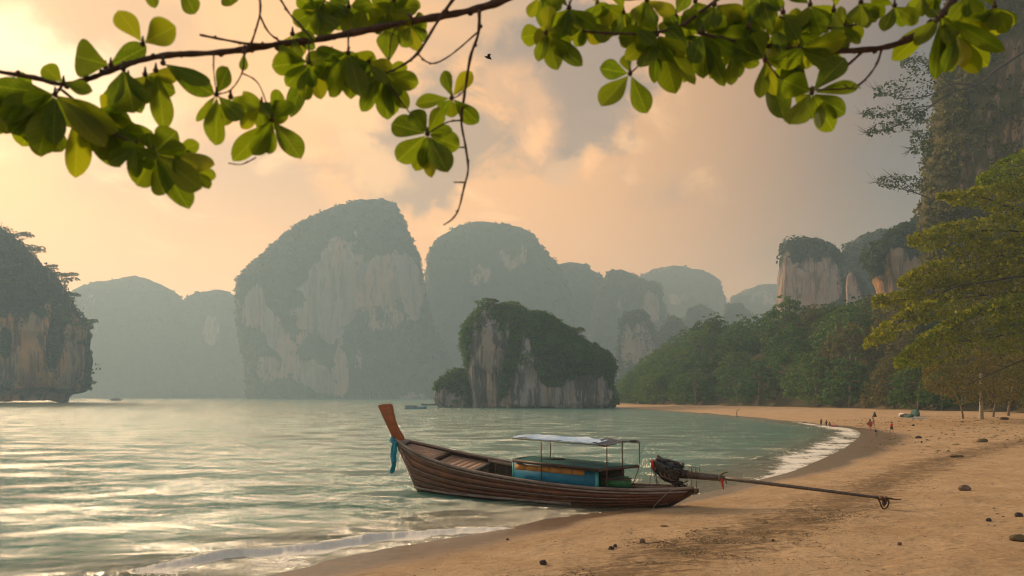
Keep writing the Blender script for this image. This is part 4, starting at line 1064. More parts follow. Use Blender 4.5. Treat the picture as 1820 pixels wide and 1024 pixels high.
rp = MB(); rp.hexa([ep(1160.5, 834, -.18), ep(1164, 836, -.18), ep(1164, 836, .14), ep(1160.5, 834, .14), ep(1155.6, 818, -.18), ep(1159.5, 817, -.18), ep(1159.5, 817, .14), ep(1155.6, 818, .14)]); rp.build('red_end_cap', MATS['red_cloth'], eng)
MB().tube([ep(1203, 873), ep(1203, 862), ep(1202, 852)], [.17, .10, .085], 12).build('pivot_post', MATS['engine_metal'], eng)
bx = MB(); bx.box(ep(1203, 858), (.34, .30, .10)); bx.box(ep(1212, 861, -.05), (.30, .06, .05), Matrix.Rotation(R(20), 3, 'Y')); bx.build('swivel_bracket', MATS['engine_metal'], eng)
for (a, b) in (((1158.5, 833), (1154.5, 862)), ((1160, 834), (1168, 862)), ((1162, 836), (1172, 862)), ((1166, 840), (1168, 860))):
    MB().tube([ep(*a, -.15), ep((a[0] + b[0]) / 2 - .6, (a[1] + b[1]) / 2, -.1), ep(*b, .05)], .009, 5).build('stay_wire', MATS['rust_metal'], eng)
tipP = gpt(1572, 905)
prY = tipP.y
def sp(px, py, f_off=0.0):
    """a point on the upright plane that holds the shaft"""
    s0 = np.array(ep(1212, 843)); s1 = np.array(at(1565, 886, prY)); a = s0[:2]; b = s1[:2]; k_ = (px - W0 / 2) / F
    dx_, dy_ = b - a; u = (k_ * a[1] - a[0]) / (dx_ - k_ * dy_); P = a + (b - a) * u
    return Vector((P[0], P[1], EYE + (YH - py) * P[1] / F))
th_a = sp(1206, 842); th_b = sp(1287, 851)
MB().tube([th_a, sp(1240, 846), th_b], [.135, .115, .085], 14).build('shaft_housing', MATS['pole_metal'], eng, smooth=True)
MB().tube([sp(1208, 842), sp(1222, 843.5)], [.155, .14], 14).build('housing_flange', MATS['engine_metal'], eng)
MB().tube([sp(1284, 850), sp(1360, 859), sp(1460, 871.5), sp(1566, 885.5)], [.058, .055, .048, .038], 12).build('tail_shaft', MATS['pole_metal'], eng, smooth=True)
MB().tube([sp(1562, 884.5), sp(1572, 887)], [.06, .075], 12).build('propeller_hub', MATS['rust_metal'], eng)
hub = sp(1572, 889); axis = (sp(1572, 887) - sp(1500, 877)).normalized()
for j in range(3):
    a = R(90 + 120 * j); u = axis.cross(Vector((0, 0, 1))).normalized(); w = axis.cross(u)
    V = []; Fp = []
    for i in range(7):
        q = i / 6; rad_ = .03 + .145 * q; wd = .095 * math.sin(math.pi * (q * .8 + .16)); tw = R(48 - 20 * q)
        rd = u * math.cos(a) + w * math.sin(a); tg = -u * math.sin(a) + w * math.cos(a); ch = tg * math.cos(tw) + axis * math.sin(tw)
        for s in (-1, 0, 1): V.append(hub + rd * rad_ + ch * wd * s + axis * (.012 * (1 - s * s)))
    for i in range(6):
        for s in range(2): b0 = i * 3 + s; Fp.append((b0, b0 + 1, b0 + 4, b0 + 3))
    o = mk('propeller_blade', V, Fp, MATS['rust_metal'], eng, smooth=True); md = o.modifiers.new('thick', 'SOLIDIFY'); md.thickness = .012
cap = MB(); cap.tube([hub - axis * .05, hub + axis * .10], [.045, .03], 10); cap.build('propeller_boss', MATS['rust_metal'], eng)
gd = MB(); q = [sp(1560, 885), sp(1564, 893), sp(1567, 901), sp(1571, 905), sp(1577, 901), sp(1580, 893), sp(1577, 887)]
gd.tube([tuple(p) for p in smooth_poly(q, 4)], .022, 7); gd.build('skeg_guard', MATS['dark_wood'], eng)
MB().tube([sp(1566, 885), sp(1582, 886.2), sp(1594, 888.2), sp(1602, 888)], [.04, .026, .018, .012], 7).build('rudder_spike', MATS['dark_wood'], eng)
for (x0, x1, yb) in ((1224, 1229, 861), (1231, 1236, 866), (1240, 1243, 873)):
    q = [sp(x0 + (0 if x0 < 1240 else -1), yb), sp(x0 + 1, 850), sp(x1 - 2, 833), sp(x1, 829), sp(x1 + 2.5, 833), sp(x1 + 1, 846)]
    q = [p + Vector((bn[0], bn[1], 0)) * .15 for p in q]
    MB().tube([tuple(p) for p in smooth_poly(q, 4)], .011, 6).build('handle_loop', MATS['rust_metal'], eng)
MB().tube([sp(1222, 855) , sp(1216, 858), sp(1208, 862)], .02, 6).build('tiller_link', MATS['rust_metal'], eng)
kn = MB(); kn.tube([tuple(p) for p in smooth_poly([sp(1281, 855) + nb * .1, sp(1280, 848) + nb * .12, sp(1284, 842) + nb * .05, sp(1291, 839.5), sp(1292, 841)], 5)], [.03] * 21, 7)
kn.tube([tuple(p) for p in smooth_poly([sp(1287, 852) + nb * .1, sp(1291, 853) + nb * .12, sp(1293, 859) + nb * .1], 5)], .02, 6)
o = kn.build('knotted_cloth', MATS['olive_cloth'], None, smooth=True); tag(o, 'olive rag knotted round the thick part of the tail shaft', 'rag')
rr2 = MB(); rr2.tube([tuple(p) for p in smooth_poly([sp(1283, 850) + nb * .10, sp(1285, 857) + nb * .10, sp(1286, 864) + nb * .09, sp(1287, 870) + nb * .08], 5)], [.035, .04, .035, .04, .045, .04, .03, .035, .04, .03, .03, .025, .02, .02, .015, .01], 7)
tag(rr2.build('red_ribbon', MATS['red_cloth'], None, smooth=True), 'short red ribbon hanging from the tail shaft', 'ribbon')

# ------------------------------------------------------------------ boats in the distance
simple('boat_white', (.55, .57, .58), (.70, .72, .72), 1.5, .5, .1)
simple('boat_blue', (.10, .22, .30), (.14, .30, .38), 1.5, .5, .1)
simple('boat_dark', (.03, .04, .05), (.06, .07, .08), 1.5, .6, .1)
simple('boat_mauve', (.25, .20, .20), (.34, .28, .28), 1.5, .6, .1)
simple('boat_glass', (.03, .04, .05), (.05, .06, .07), 1.5, .15, .0)
def far_boat(name, px, py, length, cap_, kind, rot, label):
    Y = EYE * F / (py - YH); X = (px - W0 / 2) * Y / F; root = thing(name, (X, Y, 0), label, 'boat')
    M = Matrix.Rotation(rot, 3, 'Z'); L2 = length / 2; wd = length * .13; fb = length * .075
    def P(x, y, z): return Vector((X, Y, 0)) + M @ Vector((x, y, z))
    V = []; Fp = []; xs = np.linspace(-1, 1, 15)
    for x in xs:
        w = wd * (1 - max(0, x) ** 2.2) * (1 - .25 * max(0, -x) ** 3) + .02; sh = fb * (1 + .9 * max(0, x) ** 2 + .15 * x * x)
        V += [P(x * L2 * (1.0 if x < .8 else 1.03), w, sh), P(x * L2 * .97, w * .75, -.2), P(x * L2 * .97, -w * .75, -.2), P(x * L2 * (1.0 if x < .8 else 1.03), -w, sh)]
    for i in range(14):
        a = i * 4; Fp += [(a, a + 4, a + 5, a + 1), (a + 2, a + 6, a + 7, a + 3), (a + 1, a + 5, a + 6, a + 2), (a, a + 3, a + 7, a + 4)]
    Fp += [(0, 1, 2, 3), (59, 58, 57, 56)]
    mk('hull', V, Fp, MATS[cap_[0]], root)
    def bxx(nm, x0, x1, w, z0, z1, mat, slant=0):
        MB().hexa([P(x0, -w, z0), P(x1, -w, z0), P(x1, w, z0), P(x0, w, z0), P(x0 + slant, -w, z1), P(x1 - slant, -w, z1), P(x1 - slant, w, z1), P(x0 + slant, w, z1)]).build(nm, mat, root)
    if kind == 'cruise':
        bxx('cabin', -L2 * .6, L2 * .55, wd * .8, fb, fb * 2.3, MATS[cap_[1]], .2); bxx('window_band', -L2 * .5, L2 * .45, wd * .83, fb * 1.35, fb * 1.9, MATS['boat_glass'], .1)
        bxx('upper_deck', -L2 * .45, L2 * .25, wd * .7, fb * 2.3, fb * 2.9, MATS[cap_[2]], .2)
        MB().tube([P(0, 0, fb * 2.9), P(0, 0, length * .50)], [.16, .08], 8).build('mast', MATS['boat_dark'], root)
    elif kind == 'cabin':
        bxx('cabin', -L2 * .92, L2 * .05, wd * .8, fb, fb * 1.9, MATS[cap_[1]]); bxx('roof', -L2 * 1.0, L2 * .12, wd * .95, fb * 1.92, fb * 2.12, MATS['boat_dark'])
        for x in (-.75, -.5, -.25, -.02): bxx('window', L2 * x - .2, L2 * x + .2, wd * .83, fb * 1.25, fb * 1.7, MATS['boat_glass'])
        bxx('fore_cover', L2 * .1, L2 * .8, wd * .5, fb * 1.1, fb * 1.5, MATS[cap_[2]], .3)
    else:
        bxx('thwart', -L2 * .3, -L2 * .2, wd * .8, fb * .9, fb * 1.1, MATS[cap_[1]]); bxx('engine_box', -L2 * .85, -L2 * .7, wd * .3, fb, fb * 1.8, MATS['boat_dark'])
far_boat('cruise_boat', 206, 712.2, 9.8, ('boat_dark', 'boat_mauve', 'boat_mauve'), 'cruise', R(172), 'small grey cruise boat with a thin mast far out at the left')
far_boat('tour_boat', 739, 727.0, 6.0, ('boat_blue', 'boat_white', 'boat_blue'), 'cabin', R(-4), 'pale blue and white cabin boat moored left of the island')
far_boat('rowing_boat', 764, 720.6, 6.6, ('boat_dark', 'boat_dark', 'boat_dark'), 'open', R(-5), 'low dark open boat by the left foot of the island')

# ------------------------------------------------------------------ feathery tree at the right and the cliff trees
def px_layer(r, up, lo, nleaf, Yc, dY, bias=1.6, thr=-.12, nscale=.45, seed=0):
    """leaf positions filling a drooping spray: the band between its upper and lower edge, dY metres deep"""
    up = np.array(up, float); lo = np.array(lo, float)
    x0, x1 = min(up[0, 0], lo[0, 0]), max(up[-1, 0], lo[-1, 0]); out = []
    k_ = 0
    while k_ < nleaf:
        n_ = nleaf * 2; x = r.uniform(x0, x1, n_); f = r.random(n_) ** bias
        yu = np.interp(x, up[:, 0], up[:, 1]); yl = np.interp(x, lo[:, 0], lo[:, 1])
        dep = r.uniform(-1, 1, n_); y = yu + (yl - yu) * f + 6 * dep * r.random(n_) + r.normal(size=n_) * 1.8
        Y = Yc + dY * dep
        P = np.c_[(x - W0 / 2) * Y / F, Y, EYE + (YH - y) * Y / F]
        k2 = fbm(P, nscale, 3, seed, ax=(1.0, 1, 2.6)) + .5 * fbm(P, 2.2, 2, seed + 3) > thr
        out.append(P[k2]); k_ += k2.sum()
        if len(out) > 12: break
    return np.concatenate(out)[:nleaf]
r = np.random.default_rng(321)
TY = 84.0
troot = gpt(1868, 730); tb = Vector(((1880 - W0 / 2) * TY / F, TY, 1.2))
ft = thing('feathery_tree', (tb.x, tb.y, tb.z), 'large yellow-green feathery tree at the right edge with layered drooping branches over the sand', 'tree')
def tp(px, py, Y=TY): return at(px, py, Y)
MB().tube([tuple(p) for p in smooth_poly([(tb.x, tb.y, tb.z - .6), tp(1878, 640), tp(1886, 560), tp(1874, 470), tp(1880, 380), tp(1868, 300), tp(1872, 220)], 5)], list(np.linspace(.75, .16, 31)), 12).build('trunk', MATS['bark_dark'], ft, smooth=True)
boughs = [([(1876, 400), (1845, 392), (1800, 372), (1750, 352), (1700, 346), (1668, 349)], .16, -1.5), ([(1874, 440), (1830, 415), (1760, 410), (1700, 416), (1618, 428)], .15, 1.5),
          ([(1876, 470), (1840, 450), (1780, 455), (1700, 470), (1600, 502)], .16, 3), ([(1880, 500), (1830, 490), (1760, 500), (1690, 513), (1640, 545), (1600, 572), (1567, 606)], .15, 0),
          ([(1884, 560), (1840, 541), (1790, 545), (1745, 555), (1712, 572), (1672, 598)], .24, -3), ([(1882, 590), (1820, 590), (1750, 602), (1690, 612), (1640, 640)], .14, 2),
          ([(1874, 340), (1840, 320), (1800, 310), (1760, 318)], .12, 0), ([(1876, 520), (1800, 520), (1700, 530), (1600, 533), (1556, 541)], .12, 4), ([(1880, 620), (1820, 640), (1760, 665), (1710, 690)], .12, 0)]
for pts, w, dy in boughs:
    n_ = len(pts); q = [tuple(tp(x, y, TY + dy * min(1, i / 2))) for i, (x, y) in enumerate(pts)]
    sm = smooth_poly(q, 6); bm_ = MB(); bm_.tube([tuple(p) for p in sm], list(np.linspace(w, .025, len(sm))), 7)
    for i in range(6, len(sm) - 2, 3):                       # side twigs
        p = Vector(sm[i]); d_ = (Vector(sm[i + 1]) - p).normalized()
        e = p + Vector((d_.x * r.uniform(.8, 2.0), r.uniform(-1.8, 1.8), r.uniform(-.5, .9))); bm_.tube([p, p.lerp(e, .5) + Vector((0, 0, .12)), e], [.035, .022, .008], 5)
    o = bm_.build('bough', MATS['bark_dark'], ft); ft_last = o
layers = [([(1665, 349), (1720, 341), (1780, 328), (1900, 290)], [(1665, 355), (1720, 364), (1780, 390), (1900, 420)], 4200, -1.5),
          ([(1614, 425), (1660, 404), (1720, 393), (1790, 385), (1900, 360)], [(1614, 431), (1640, 447), (1700, 446), (1780, 450), (1900, 470)], 6500, 1.5),
          ([(1595, 500), (1640, 474), (1700, 449), (1770, 428), (1900, 395)], [(1596, 507), (1650, 512), (1720, 508), (1900, 520)], 7500, 3),
          ([(1550, 533), (1600, 519), (1680, 498), (1770, 470), (1900, 440)], [(1553, 546), (1620, 552), (1680, 550), (1780, 565), (1900, 590)], 9500, 4),
          ([(1535, 612), (1565, 578), (1615, 548), (1690, 522)], [(1538, 620), (1580, 608), (1635, 574), (1695, 560)], 3000, 0),
          ([(1590, 642), (1640, 596), (1700, 560), (1770, 535), (1900, 500)], [(1600, 655), (1660, 650), (1740, 625), (1900, 640)], 8500, -3),
          ([(1735, 318), (1780, 288), (1830, 262), (1900, 240)], [(1740, 335), (1790, 345), (1900, 350)], 3200, 0)]
for i, (u_, l_, n_, dy) in enumerate(layers):
    P_ = px_layer(r, u_, l_, int(n_ * .72), TY + dy, 3.6, thr=.04, nscale=.7, seed=60 + i)
    V, Fq = leaf_quads(P_, np.tile([.1, -.15, 1.0], (len(P_), 1)), .27, r, .6, 1.7)
    tag(mk('foliage_spray', V, Fq, MATS['feather_leaf'], ft), kind='stuff')
P_ = px_layer(r, [(1640, 655), (1700, 625), (1780, 600), (1900, 580)], [(1640, 690), (1700, 715), (1780, 722), (1900, 722)], 8000, TY + 6, 4, bias=1, thr=0, seed=90)
V, Fq = leaf_quads(P_, np.tile([.1, -.2, 1.0], (len(P_), 1)), .20, r, .6, 1.6)
tag(mk('foliage_spray', V, Fq, MATS['forest_leaf_dry'], ft), kind='stuff')['label'] = 'thin brownish lower foliage'

def bare_tree(name, base, Y, tips, layers_, label, nleaf, size, leaf='cliff_leaf', thr=.05):
    b0 = at(*base, Y); root = thing(name, tuple(b0), label, 'tree')
    rr_ = np.random.default_rng(int(base[0])); first = True
    for pts, w in tips:
        sm = smooth_poly([tuple(at(x, y, Y + (1.2 * math.sin(i)))) for i, (x, y) in enumerate(pts)], 6); m_ = MB(); m_.tube([tuple(p) for p in sm], list(np.linspace(w, .02, len(sm))), 6)
        for i in range(5, len(sm)):
            p = Vector(sm[i]); d_ = (p - Vector(sm[i - 1])).normalized()
            for s in range(2):
                e = p + d_ * rr_.uniform(1, 3.0) + Vector((0, rr_.uniform(-1.5, 1.5), rr_.uniform(-.3, 2.2))); mid_ = p.lerp(e, .5) + Vector((0, 0, -.2)); m_.tube([p, mid_, e], [.045, .03, .012], 4)
        m_.build('trunk' if first else 'branch', MATS['bark_dark'], root); first = False
    Ps = np.concatenate([px_layer(rr_, u_, l_, nleaf, Y, 3.0, bias=1, thr=thr, nscale=.5, seed=31 + i) for i, (u_, l_) in enumerate(layers_)])
    V, Fq = leaf_quads(Ps, np.tile([0, 0, 1.0], (len(Ps), 1)), size, rr_, .5, 1.6)
    tag(mk('foliage', V, Fq, MATS[leaf], root), kind='stuff'); return root
bare_tree('cliff_tree', (1820, 92), 165, [([(1820, 92), (1770, 125), (1735, 152), (1690, 165), (1650, 192), (1610, 215), (1570, 232), (1538, 236)], .32), ([(1735, 152), (1690, 150), (1650, 170), (1600, 175), (1556, 160)], .18), ([(1700, 160), (1665, 130), (1640, 112), (1612, 105)], .15), ([(1655, 188), (1600, 195), (1560, 205), (1532, 202)], .12)],
          [([(1552, 160), (1590, 140), (1640, 120), (1680, 120)], [(1556, 172), (1610, 178), (1680, 175)]), ([(1532, 196), (1580, 188), (1640, 182)], [(1535, 208), (1590, 212), (1650, 200)]), ([(1600, 108), (1640, 98), (1690, 96)], [(1605, 120), (1650, 132), (1700, 140)]), ([(1540, 228), (1590, 214), (1640, 200)], [(1545, 240), (1590, 236), (1645, 215)])],
          'wispy dark tree leaning out from the top of the brown cliff', 480, .42)
bare_tree('cliff_tree', (1650, 352), 172, [([(1650, 352), (1625, 342), (1595, 334), (1556, 323)], .16), ([(1625, 342), (1605, 322), (1585, 314)], .1)],
          [([(1560, 318), (1590, 310), (1640, 318)], [(1562, 330), (1600, 340), (1640, 345)])], 'small wispy tree jutting from the brown cliff halfway up', 520, .38)
bare_tree('cliff_tree', (1655, 262), 170, [([(1655, 262), (1635, 240), (1618, 232)], .14), ([(1645, 255), (1625, 262), (1615, 270)], .1)],
          [([(1618, 240), (1640, 232), (1660, 235)], [(1618, 275), (1640, 280), (1660, 282)])], 'tuft of dark scrub sticking out of the brown cliff under the leaning tree', 420, .45)
# trees that stand out on the island and the left cliff skylines
def sky_tree(px, py_base, py_top, width, Y, mat, label, name='skyline_tree', seed=0):
    rr_ = np.random.default_rng(seed); b0 = at(px, py_base, Y); S = Y / F; h = (py_base - py_top) * S; w = width * S / 2
    root = thing(name, tuple(b0), label, 'tree'); m_ = MB(); top = b0 + Vector((rr_.uniform(-.2, .3) * w, 0, h * .62))
    m_.tube([b0 - Vector((0, 0, 1)), b0.lerp(top, .6), top], [h * .035, h * .025, h * .018], 6); cen = []
    for j in range(7):
        a = j * 2.4; e = top + Vector((w * .75 * math.cos(a), w * .75 * math.sin(a), h * rr_.uniform(.05, .3))); m_.tube([b0.lerp(top, .8), e], [h * .018, h * .006], 4); cen.append(tuple(e))
    cen += [tuple(top + Vector((0, 0, h * .25)))]; m_.build('trunk', MATS['bark'], root)
    cen = np.array(cen); C, N = clump_points(cen, np.full(len(cen), w * .42), 60, rr_, .45); V, Fq = leaf_quads(C, N, max(.3, w * .13), rr_, .5)
    tag(mk('crown', V, Fq, MATS[mat], root), kind='stuff'); return root
sky_tree(862, 556, 532, 34, 244, 'forest_leaf', 'rounded yellow-green tree on the highest left corner of the island', seed=1)
sky_tree(880, 552, 530, 14, 242, 'forest_leaf_olive', 'narrow spiky tree at the middle of the island summit', seed=2)
sky_tree(910, 560, 535, 32, 242, 'forest_leaf', 'umbrella shaped tree leaning right on the island summit', seed=3)
sky_tree(965, 585, 560, 30, 240, 'forest_leaf', 'bushy tree on the right end of the island upper shoulder', seed=4)
sky_tree(1012, 610, 582, 42, 240, 'forest_leaf_dark', 'dark round tree on the middle step of the island', seed=5)
sky_tree(1078, 668, 636, 28, 240, 'forest_leaf_dark', 'dark tree at the right-hand drop of the island', seed=6)
for i, (x, yb, yt, w, lb) in enumerate([(36, 442, 412, 34, 'highest spreading tree on the left sea cliff skyline'), (62, 470, 434, 36, 'second spreading tree down the left sea cliff skyline'), (88, 500, 470, 28, 'third spreading tree down the left sea cliff skyline'), (112, 520, 484, 40, 'widest spreading tree jutting from the left sea cliff skyline'), (124, 545, 520, 28, 'small tree above the lowest one on the left sea cliff'), (152, 604, 566, 34, 'lowest tree hanging over the water from the left sea cliff')]):
    sky_tree(x, yb, yt, w, 425, 'forest_leaf_dark', lb, seed=10 + i)
# pale bare trunks standing at the edge of the sand
for i, (px, py, top, w, lb) in enumerate([(1744, 727, 640, .30, 'pale upright bare trunk on the sand under the feathery tree'), (1712, 724, 665, .14, 'thin leaning trunk left of the pale upright trunk'), (1765, 726, 660, .16, 'grey leaning trunk right of the pale upright trunk'), (1792, 728, 655, .2, 'forked dark trunk at the right end of the beach forest')]):
    Y = 96 + i * 3; b0 = at(px, py, Y); b0.z = float(ground_h(np.array([[b0.x, b0.y]]))[0]); h = (py - top) * Y / F; dx_ = (0, -1.4, 1.6, 1.0)[i]
    t_ = thing('bare_trunk', tuple(b0), lb, 'tree'); sm = smooth_poly([tuple(b0 - Vector((0, 0, .3))), tuple(b0 + Vector((dx_ * .2, 0, h * .35))), tuple(b0 + Vector((dx_, 0, h)))], 5)
    MB().tube([tuple(p) for p in sm], list(np.linspace(w, w * .45, len(sm))), 8).build('trunk', MATS['bark_pale' if i in (0,) else 'bark'], t_, smooth=True)
    m_ = MB()
    for j in range(5):
        p = Vector(sm[4 + j]); m_.tube([p, p + Vector((random.uniform(-1, 1), random.uniform(-.5, .5), random.uniform(.5, 1.3)))], [w * .3, .015], 5)
    m_.build('branch', MATS['bark'], t_)
    C = np.array([tuple(b0 + Vector((dx_ + random.uniform(-1.5, 1.5), random.uniform(-1.5, 1.5), h + random.uniform(-.6, 1.6)))) for _ in range(9)])
    C, N = clump_points(C, np.full(9, .8), 70, np.random.default_rng(i), .6); V, Fq = leaf_quads(C, N, .22, np.random.default_rng(i + 5), .6)
    tag(mk('foliage', V, Fq, MATS['forest_leaf_olive'], t_), kind='stuff')

# ------------------------------------------------------------------ people on the beach (children, about a metre tall)
simple('skin_tan', (.22, .10, .055), (.30, .15, .085), 10, .6, .05)
simple('hair_dark', (.02, .012, .01), (.04, .025, .02), 20, .6, .2)
def cloth(name, c): return simple(name, c, tuple(q * .75 for q in c), 12, .8, .2, .01)
cloth('cloth_red', (.60, .03, .02)); cloth('cloth_yellow', (.70, .42, .06)); cloth('cloth_navy', (.03, .035, .07)); cloth('cloth_green', (.05, .07, .03)); cloth('cloth_grey', (.40, .38, .38)); cloth('cloth_brown', (.12, .05, .03)); cloth('cloth_pink', (.60, .16, .17)); cloth('cloth_black', (.02, .02, .022)); cloth('cloth_white', (.65, .62, .60)); cloth('cloth_teal', (.05, .12, .11)); cloth('cloth_paleblue', (.30, .42, .52))
def person(px, py, height, pose, top, bottom, label, face=0.0, ground=None, dress=False):
    g = gpt(px, py) if ground is None else Vector(ground); H_ = height; root = thing('person', tuple(g), label, 'person')
    J = {}
    if pose == 'stand': J = dict(hip=(0, 0, .50), chest=(0, 0, .70), neck=(0, 0, .82), head=(0, .0, .92), kl=(-.055, -.01, .27), kr=(.055, -.01, .27), fl=(-.06, 0, .03), fr=(.06, 0, .03), tl=(-.06, -.09, .015), tr=(.06, -.09, .015), sl=(-.12, 0, .78), sr=(.12, 0, .78), el=(-.16, 0, .62), er=(.16, 0, .62), hl=(-.15, -.05, .47), hr=(.15, -.05, .47))
    if pose == 'walk': J = dict(hip=(0, 0, .50), chest=(0, -.03, .70), neck=(0, -.05, .82), head=(0, -.08, .92), kl=(-.055, -.12, .29), kr=(.055, .02, .27), fl=(-.06, -.14, .05), fr=(.06, .16, .06), tl=(-.06, -.23, .02), tr=(.06, .08, .015), sl=(-.12, -.04, .78), sr=(.12, -.04, .78), el=(-.16, .05, .63), er=(.16, -.14, .64), hl=(-.14, .06, .49), hr=(.10, -.26, .58))
    if pose == 'squat': J = dict(hip=(0, .06, .20), chest=(0, -.06, .38), neck=(0, -.10, .48), head=(0, -.13, .58), kl=(-.09, -.16, .28), kr=(.09, -.16, .28), fl=(-.08, .0, .03), fr=(.08, .0, .03), tl=(-.08, -.1, .015), tr=(.08, -.1, .015), sl=(-.12, -.09, .45), sr=(.12, -.09, .45), el=(-.15, -.2, .34), er=(.15, -.2, .34), hl=(-.08, -.3, .22), hr=(.08, -.3, .22))
    Mz = Matrix.Rotation(face, 3, 'Z'); W = lambda q: g + Mz @ (Vector(q) * H_)
    names = ['hip', 'chest', 'neck', 'head', 'kl', 'kr', 'fl', 'fr', 'tl', 'tr', 'sl', 'sr', 'el', 'er', 'hl', 'hr']
    E = [('hip', 'chest'), ('chest', 'neck'), ('neck', 'head'), ('hip', 'kl'), ('hip', 'kr'), ('kl', 'fl'), ('kr', 'fr'), ('fl', 'tl'), ('fr', 'tr'), ('chest', 'sl'), ('chest', 'sr'), ('sl', 'el'), ('sr', 'er'), ('el', 'hl'), ('er', 'hr')]
    rad = dict(hip=.085, chest=.09, neck=.035, head=.068, kl=.045, kr=.045, fl=.026, fr=.026, tl=.02, tr=.02, sl=.042, sr=.042, el=.028, er=.028, hl=.020, hr=.020)
    bm = bmesh.new(); sk = bm.verts.layers.skin.verify(); vs3 = {}
    for nme in names:
        v = bm.verts.new(W(J[nme]) - g); v[sk].radius = (rad[nme] * H_,) * 2; v[sk].use_root = nme == 'hip'; vs3[nme] = v
    for a, b in E: bm.edges.new((vs3[a], vs3[b]))
    me = bpy.data.meshes.new('body'); bm.to_mesh(me); bm.free(); o = bpy.data.objects.new('body', me); COL.objects.link(o); o.parent = root
    o.modifiers.new('skin', 'SKIN'); sb = o.modifiers.new('sub', 'SUBSURF'); sb.levels = sb.render_levels = 1; o.data.materials.append(MATS['skin_tan']); 
    c = W(J['head']); hm = MB(); hm.ell(c + Vector((0, 0, .018 * H_)) + Mz @ Vector((0, .012 * H_, 0)), (.083 * H_, .088 * H_, .078 * H_), None, 12, 8, .04, 3); hm.build('hair', MATS['hair_dark'], root, smooth=True)
    m1 = MB(); m1.tube([W(J['neck']) - Vector((0, 0, .03 * H_)), W(J['chest']), W(J['hip'])] if not dress else [W(J['neck']) - Vector((0, 0, .03 * H_)), W(J['chest']), W(J['hip']), W(J['hip']) - Vector((0, 0, .2 * H_))], [q * H_ for q in ((.10, .13, .115) if not dress else (.10, .12, .13, .19))], 12, flat=.85)
    for s in 'lr': m1.tube([W(J['s' + s]), W(J['s' + s]).lerp(W(J['e' + s]), .6)], [.055 * H_, .045 * H_], 8)
    m1.build('shirt' if not dress else 'dress', MATS[top], root, smooth=True)
    if not dress:
        m2 = MB(); m2.tube([W(J['hip']) + Vector((0, 0, .03 * H_)), W(J['hip']) - Vector((0, 0, .05 * H_))], [.115 * H_, .11 * H_], 10)
        for s in 'lr': m2.tube([W(J['hip']) + Mz @ Vector((.05 * H_ * (1 if s == 'r' else -1), 0, -.02 * H_)), W(J['k' + s])], [.08 * H_, .062 * H_], 8)
        m2.build('shorts', MATS[bottom], root, smooth=True)
    return root
person(1459.5, 757.6, .88, 'stand', 'cloth_brown', 'cloth_green', 'tallest of the three wading figures, in dark top and green shorts', R(200))
person(1468.6, 758.0, .74, 'stand', 'cloth_brown', 'cloth_black', 'slim dark figure standing in the middle of the three waders', R(170))
person(1475.5, 758.6, .84, 'squat', 'cloth_brown', 'cloth_brown', 'crouching figure at the surf edge beside the pink float', R(-60))
person(1547, 762.5, 1.02, 'stand', 'cloth_red', 'cloth_red', 'figure in a long red dress on the wet sand', R(10), dress=True)
person(1543.5, 757.5, 1.15, 'squat', 'cloth_green', 'cloth_black', 'figure in olive bending beside the red dress', R(60))
person(1552.5, 757.5, .98, 'walk', 'cloth_grey', 'cloth_pink', 'figure in a grey top and pink shorts just behind the red dress', R(-70))
person(1556.5, 775.4, .66, 'walk', 'cloth_navy', 'cloth_grey', 'small child in navy nearest the camera on the wet sand', R(160))
person(1584.5, 768.0, .96, 'walk', 'cloth_red', 'cloth_black', 'walking figure in red top and black shorts on the dry sand', R(120))
g = gpt(1482.5, 758.6)
fl = MB(); fl.tube([g + Vector((.36 * math.cos(a), .26 * math.sin(a), .10)) for a in np.linspace(0, 2 * math.pi, 19)], .10, 8); tag(fl.build('swim_ring', MATS['cloth_pink'], None, smooth=True), 'pink swim ring lying at the surf edge beside the crouching figure', 'swim ring')
g = gpt(1545, 754); m_ = MB(); m_.tube([g, g + Vector((.0, 0, .45)), g + Vector((.05, 0, .62))], [.16, .10, .03], 8); 
tag(m_.build('beach_bag', MATS['cloth_yellow'], None, smooth=True), 'tall yellow beach bag behind the figure in red', 'bag')
g = gpt(1554.5, 741); m_ = MB(); m_.tube([g, g + Vector((0, 0, .35)), g + Vector((0, 0, .75))], [.34, .20, .06], 7); tag(m_.build('wood_stump', MATS['bark_dark']), 'small dark pointed stump on the sand behind the people', 'stump')

# ------------------------------------------------------------------ things lying on the beach
simple('rock_brown', (.15, .10, .07), (.24, .17, .12), 5, .9, .8, .03)
simple('rock_dark', (.05, .04, .035), (.10, .075, .055), 6, .9, .8, .02)
simple('weed', (.10, .075, .04), (.17, .125, .06), 9, .95, .8, .02)
simple('drift_wood', (.34, .22, .15), (.48, .32, .22), 7, .9, .6, .02)
def lump(name, px, py, wpx, hpx, mat, label, cat, seed=0, rough=.35):
    g = gpt(px, py); S = g.y / F; rr_ = np.random.default_rng(seed); m_ = MB(); w, h = wpx * S / 2 * .85, hpx * S * .8
    m_.ell((g.x, g.y, g.z + h * .35), (w, w * .75, h * .65), None, 20, 12); V = np.array(m_.V); c = np.array([g.x, g.y, g.z + h * .35])
    k_ = 1 + rough * fbm(V, 1.2 / max(w, .05), 3, seed) + .15 * np.abs(fbm(V, 3 / max(w, .05), 2, seed + 2)); V = c + (V - c) * k_[:, None]
    return tag(mk(name, V, m_.F, MATS[mat]), label, cat)
lump('rock', 1713, 872, 27, 13, 'rock_brown', 'brown rounded rock alone on the sand right of the tail shaft', 'rock', 1)
lump('rock', 1599, 968, 9, 6, 'rock_brown', 'small reddish stone on the pale sand at the lower right', 'stone', 2)
lump('rock', 1757, 927, 10, 8, 'rock_dark', 'small dark pointed stone on the sand below the brown rock', 'stone', 3)
